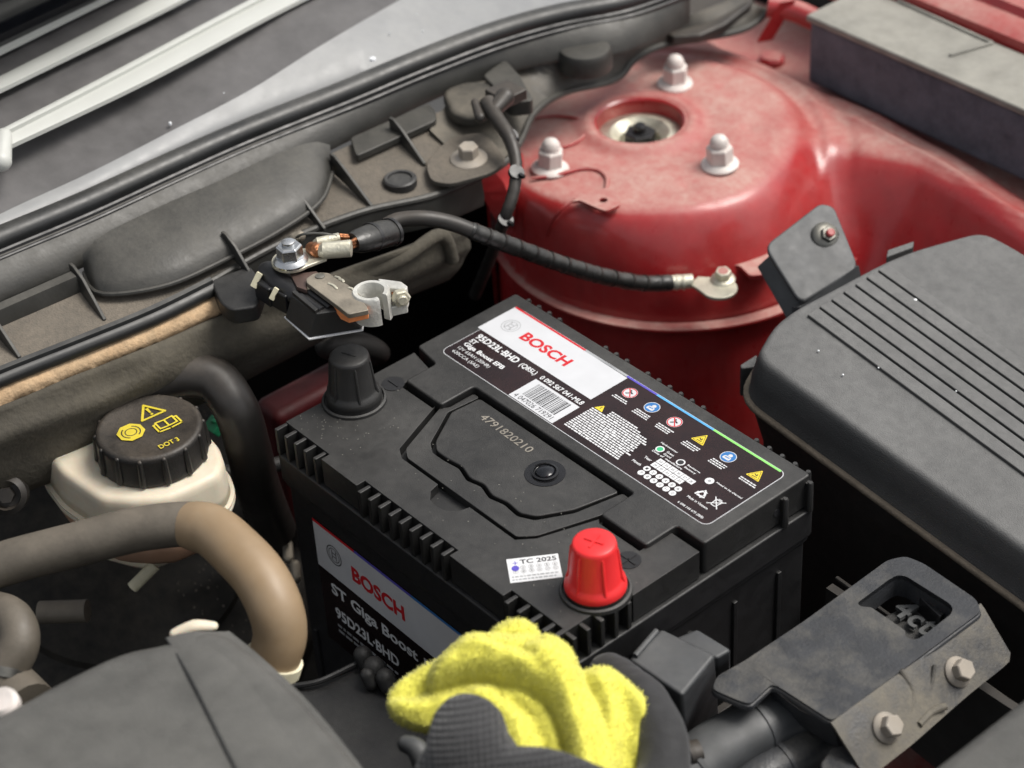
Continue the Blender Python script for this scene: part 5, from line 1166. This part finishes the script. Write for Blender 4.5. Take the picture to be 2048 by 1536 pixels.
b = B(); P = ats([(1835, 1560), (2080, 1370), (2400, 1500), (2100, 1900), (1800, 1700)], 205); b = stackp(rounded([tuple(p[:2]) for p in P], 12, 5), [(-8, 208), (-4, 207), (-1, 204.5), (0, 201), (1, 190), (2, 150)]); tag(build(b, 'grey_cover', 'engine_cover', angle=180), 'grey plastic cover cut off by the bottom right corner', 'cover')

# ================================================================== YELLOW CLOTH
def blob(name, caps, mat, parent=None, voxel=1.5, relax=4, wrinkle=None, hollow=None):
    b = B()
    for c in caps: b.capsule(c[0], c[1], 16, flat=c[2] if len(c) > 2 else 1.0)
    o = build(b, name, mat, parent, remesh=voxel, relax=relax)
    if wrinkle:
        me = o.data; base = o.matrix_world.translation
        k = len(me.vertices); co = np.empty(k*3); no = np.empty(k*3); me.vertices.foreach_get('co', co); me.vertex_normals.foreach_get('vector', no)
        co = co.reshape(-1, 3); no = no.reshape(-1, 3); d = np.array([wrinkle(Vector(p)) for p in co/MM])
        me.vertices.foreach_set('co', (co+no*d[:, None]*MM).ravel()); me.update()
    return o
cz = [(775, 1400), ]
ZY = 216
def cp_(L): return at3(L)
cloth = thing('microfibre_cloth', 'bright yellow fluffy microfibre cloth crumpled in front of the battery', 'cloth', at(1050, 1420, z=190))
# folds: each layer of fabric is an inflated outline (pixels of the photograph / mm), lying over the one before it
LAY = [
 (0, 5, .10, [(772, 1405), (776, 1380), (795, 1355), (832, 1330), (880, 1308), (935, 1288), (985, 1300), (960, 1345), (905, 1380), (860, 1400), (815, 1425)]),
 (3, 11, .12, [(1150, 1352), (1172, 1338), (1205, 1330), (1232, 1338), (1262, 1366), (1300, 1400), (1317, 1440), (1306, 1485), (1280, 1532), (1262, 1600), (1190, 1600), (1180, 1470)]),
 (5, 7, .10, [(972, 1296), (978, 1266), (1000, 1246), (1030, 1236), (1058, 1242), (1078, 1264), (1084, 1292), (1060, 1330), (1000, 1330)]),
 (4, 9, .10, [(774, 1400), (790, 1396), (830, 1398), (862, 1384), (905, 1368), (1000, 1356), (1040, 1390), (960, 1430), (900, 1446), (850, 1457), (800, 1440), (778, 1420)]),
 (6, 12, .12, [(880, 1420), (925, 1385), (1000, 1366), (1070, 1385), (1120, 1430), (1150, 1600), (960, 1600), (900, 1500)]),
 (12, 11, .14, [(860, 1372), (866, 1345), (890, 1318), (930, 1290), (968, 1277), (1020, 1288), (1075, 1280), (1112, 1285), (1142, 1308), (1157, 1345), (1170, 1385), (1195, 1430), (1215, 1485), (1232, 1600), (1150, 1600), (1132, 1500), (1104, 1428), (1070, 1396), (1000, 1372), (940, 1366), (890, 1378), (868, 1388)]),
]
def pdist(P, X_, Y_):
    inside = np.zeros(X_.shape, bool); D = np.full(X_.shape, 1e9); n_ = len(P)
    for i in range(n_):
        (x0, y0), (x1, y1) = P[i], P[(i+1) % n_]
        c = ((y0 > Y_) != (y1 > Y_)) & (X_ < (x1-x0)*(Y_-y0)/((y1-y0) or 1e-9)+x0); inside ^= c
        t = np.clip(((X_-x0)*(x1-x0)+(Y_-y0)*(y1-y0))/((x1-x0)**2+(y1-y0)**2), 0, 1); D = np.minimum(D, np.hypot(X_-x0-t*(x1-x0), Y_-y0-t*(y1-y0)))
    return np.where(inside, D, -D)
def chaikin(P):
    for _ in range(3):
        P = [q for i in range(len(P)) for q in ((P[i][0]*.75+P[(i+1) % len(P)][0]*.25, P[i][1]*.75+P[(i+1) % len(P)][1]*.25), (P[i][0]*.25+P[(i+1) % len(P)][0]*.75, P[i][1]*.25+P[(i+1) % len(P)][1]*.75))]
    return P
gx = np.arange(760, 1331, 3.0); gy = np.arange(1226, 1600, 3.0); GX, GY = np.meshgrid(gx, gy, indexing='ij'); SC = 4.15
H = np.full(GX.shape, -99.0); U_ = np.full(GX.shape, -99.0)
for base_, R0, slope, P in LAY:
    d = pdist(chaikin(P), GX, GY)/SC; t = np.clip(d/R0, 0, 1); h = base_ + R0*.8*np.sqrt(np.maximum(0, 1-(1-t)**2)) + slope*np.maximum(0, d-R0)
    H = np.where(d > 0, np.maximum(H, h), H); U_ = np.maximum(U_, d)
def ridge(P, w_, a_):
    D = np.full(GX.shape, 1e9)
    for (x0, y0), (x1, y1) in zip(P[:-1], P[1:]):
        t = np.clip(((GX-x0)*(x1-x0)+(GY-y0)*(y1-y0))/((x1-x0)**2+(y1-y0)**2), 0, 1); D = np.minimum(D, np.hypot(GX-x0-t*(x1-x0), GY-y0-t*(y1-y0)))
    return a_*np.exp(-(D/w_)**2)
def crv(L): return [tuple(p[:2]) for p in curve([Vector((x, y, 0)) for x, y in L])]
for L_, w_, a_ in (([(930, 1300), (1000, 1322), (1050, 1330), (1100, 1345), (1130, 1400), (1160, 1480), (1175, 1600)], 26, 4.0), ([(890, 1350), (960, 1345), (1040, 1352), (1090, 1378)], 12, 2.0), ([(968, 1292), (1000, 1312), (1040, 1322)], 8, -3.2), ([(1078, 1290), (1056, 1300), (1044, 1318), (1062, 1330)], 8, -4.0),
      ([(1082, 1318), (1120, 1330), (1145, 1370)], 10, 1.8), ([(1150, 1420), (1180, 1500), (1196, 1600)], 9, -1.6), ([(1240, 1385), (1262, 1450), (1246, 1560)], 16, -3.4), ([(1200, 1362), (1222, 1430), (1222, 1560)], 12, 2.6), ([(1000, 1400), (1060, 1440), (1090, 1500), (1100, 1600)], 15, -3.2),
      ([(960, 1400), (1020, 1430), (1050, 1520)], 14, 2.2), ([(800, 1412), (850, 1420), (910, 1400), (980, 1385)], 10, 1.5), ([(900, 1330), (940, 1312), (985, 1318)], 10, 1.4), ([(1280, 1400), (1296, 1450), (1282, 1510)], 10, 1.6)):
    H = H + ridge(crv(L_), w_, a_)
ok = U_ > 0.15
Hs = H.copy()
for _ in range(3):
    S_ = np.zeros_like(H); W_ = np.zeros_like(H)
    for dx in (-1, 0, 1):
        for dy in (-1, 0, 1): o2 = np.roll(np.roll(ok, dx, 0), dy, 1); S_ += np.where(o2, np.roll(np.roll(Hs, dx, 0), dy, 1), 0); W_ += o2
    Hs = np.where(ok, S_/np.maximum(W_, 1), Hs)
pn0 = at(1040, 1400, z=200); nz_ = (CAMP-pn0).normalized(); nz_ = (nz_+Vector((0, 0, .85))).normalized()
b = B(); idx = -np.ones(GX.shape, int)
def onpl(px, py): d = CAMR @ Vector(((px-1024)/FPX, -(py-768)/FPX, -1)); return CAMP + d*((pn0-CAMP).dot(nz_)/d.dot(nz_))
for i in range(len(gx)):
    for j in range(len(gy)):
        if ok[i, j]:
            q = onpl(gx[i], gy[j]); th = min(1, U_[i, j]/9); back = 9*math.sqrt(max(0, 1-(1-th)**2))
            wv = 1.7*noise.noise(q*.05)+.8*noise.noise(q*.15)
            q0 = q - nz_*6; idx[i, j] = len(b.v); b.v += [q0 + nz_*(Hs[i, j]+wv), q0 - nz_*(back-min(0, Hs[i, j]))]
bnd = {}
for i in range(len(gx)-1):
    for j in range(len(gy)-1):
        c = [idx[i, j], idx[i+1, j], idx[i+1, j+1], idx[i, j+1]]
        if min(c) >= 0:
            c = [int(x) for x in c]; b.f += [tuple(c), tuple(x+1 for x in reversed(c))]
            for a_, e_ in zip(c, c[1:]+c[:1]): bnd[(a_, e_)] = 1
for (a_, e_) in list(bnd):
    if (e_, a_) not in bnd: b.f.append((e_, a_, a_+1, e_+1))
b.m = [0]*len(b.f)
co = build(b, 'fabric', 'yellow_cloth', cloth, remesh=.9, relax=3)
NRM = []; me = co.data; rr = random.Random(6); b = B(); base = cloth.location/MM
for p in me.polygons:
    n_ = p.normal
    if n_.dot(nz_) < -.35: continue
    for _ in range(2):
        if rr.random() < .8:
            c = Vector(p.center)/MM + base + Vector((rr.uniform(-.4, .4), rr.uniform(-.4, .4), rr.uniform(-.4, .4))); u = n_.orthogonal().normalized(); a = rr.uniform(0, 6.28); u = u*math.cos(a)+n_.cross(u)*math.sin(a)
            h = rr.uniform(.5, 1.5); w_ = rr.uniform(.12, .24); tip = c+(n_+u.cross(n_)*rr.uniform(-.6, .6)+Vector((rr.uniform(-.3, .3), rr.uniform(-.3, .3), rr.uniform(-.3, .3))))*h
            b.v += [c+u*w_-n_*.2, c-u*w_-n_*.2, tip+u*w_*.5, tip-u*w_*.5]; k = len(b.v)-4; b.f += [(k, k+1, k+3, k+2) if (-2*u).cross(tip-c).dot(nz_) > 0 else (k+1, k, k+2, k+3)]; b.m += [0]; qn = (u.cross(tip-c)).normalized(); qn = qn if qn.dot(nz_) > 0 else -qn; NRM += [tuple((n_+qn*.62).normalized())]*4
nap = build(b, 'nap', 'yellow_nap', cloth, kind='flat'); nap['kind'] = 'stuff'
nap.data.normals_split_custom_set_from_vertices(NRM)

# ================================================================== PERSON: gloved hand holding the cloth
per = thing('person', 'hand in a black knitted work glove gripping the yellow cloth', 'person', at(1100, 1560, z=150))
hand = [
 # palm and wrist (below the frame)
 (cp_([(1230, 1900, 190), (1160, 1760, 190), (1110, 1650, 188)]), [26, 30, 30], .75),
 (cp_([(1010, 1640, 200), (1100, 1620, 200), (1200, 1640, 190), (1290, 1650, 180)]), [17, 19, 19, 17]),
 # thumb, its tip bent over the cloth on the left
 (cp_([(1060, 1700, 208), (1000, 1610, 218), (945, 1530, 228), (935, 1462, 230)]), [20, 20, 19.5, 16.5]),
 (cp_([(980, 1590, 222), (1040, 1570, 228), (1110, 1575, 230), (1180, 1590, 226)]), [17, 17, 15, 13]),
 (cp_([(970, 1520, 222), (915, 1540, 218), (885, 1620, 210)]), [15, 17, 17]),
 # index, hooked behind the cloth on the right
 (cp_([(1260, 1660, 182), (1325, 1560, 186), (1318, 1460, 190), (1275, 1390, 190), (1215, 1345, 186)]), [14, 12.5, 11.5, 11, 9.5]),
 # middle, ring and little finger closed under it
 (cp_([(1230, 1670, 168), (1300, 1580, 168), (1300, 1490, 170), (1240, 1420, 172), (1180, 1390, 172)]), [14, 12.5, 11.5, 10.5, 9.5]),
 (cp_([(1190, 1670, 158), (1240, 1600, 156), (1230, 1520, 158), (1170, 1460, 164), (1110, 1430, 170)]), [13, 12, 11, 10, 9]),
 (cp_([(1120, 1660, 158), (1150, 1600, 154), (1130, 1530, 158), (1070, 1480, 166)]), [12, 11, 10, 9]),
]
gl = blob('gloved_hand', hand, 'glove_knit', per, voxel=1.4, relax=5, wrinkle=lambda p: .9*noise.noise(p*.06)+.3*noise.noise(p*.2))
gl.data.materials.append(MATS['glove_plain']); xl = (at(1175, 1420, z=200)-CAMP); ri = CAMR.col[0]
gb = per.location/MM
for p_ in gl.data.polygons:
    l = CAMR.transposed() @ (Vector(p_.center)/MM+gb-CAMP)
    if 1024+FPX*l.x/-l.z > 1190: p_.material_index = 1
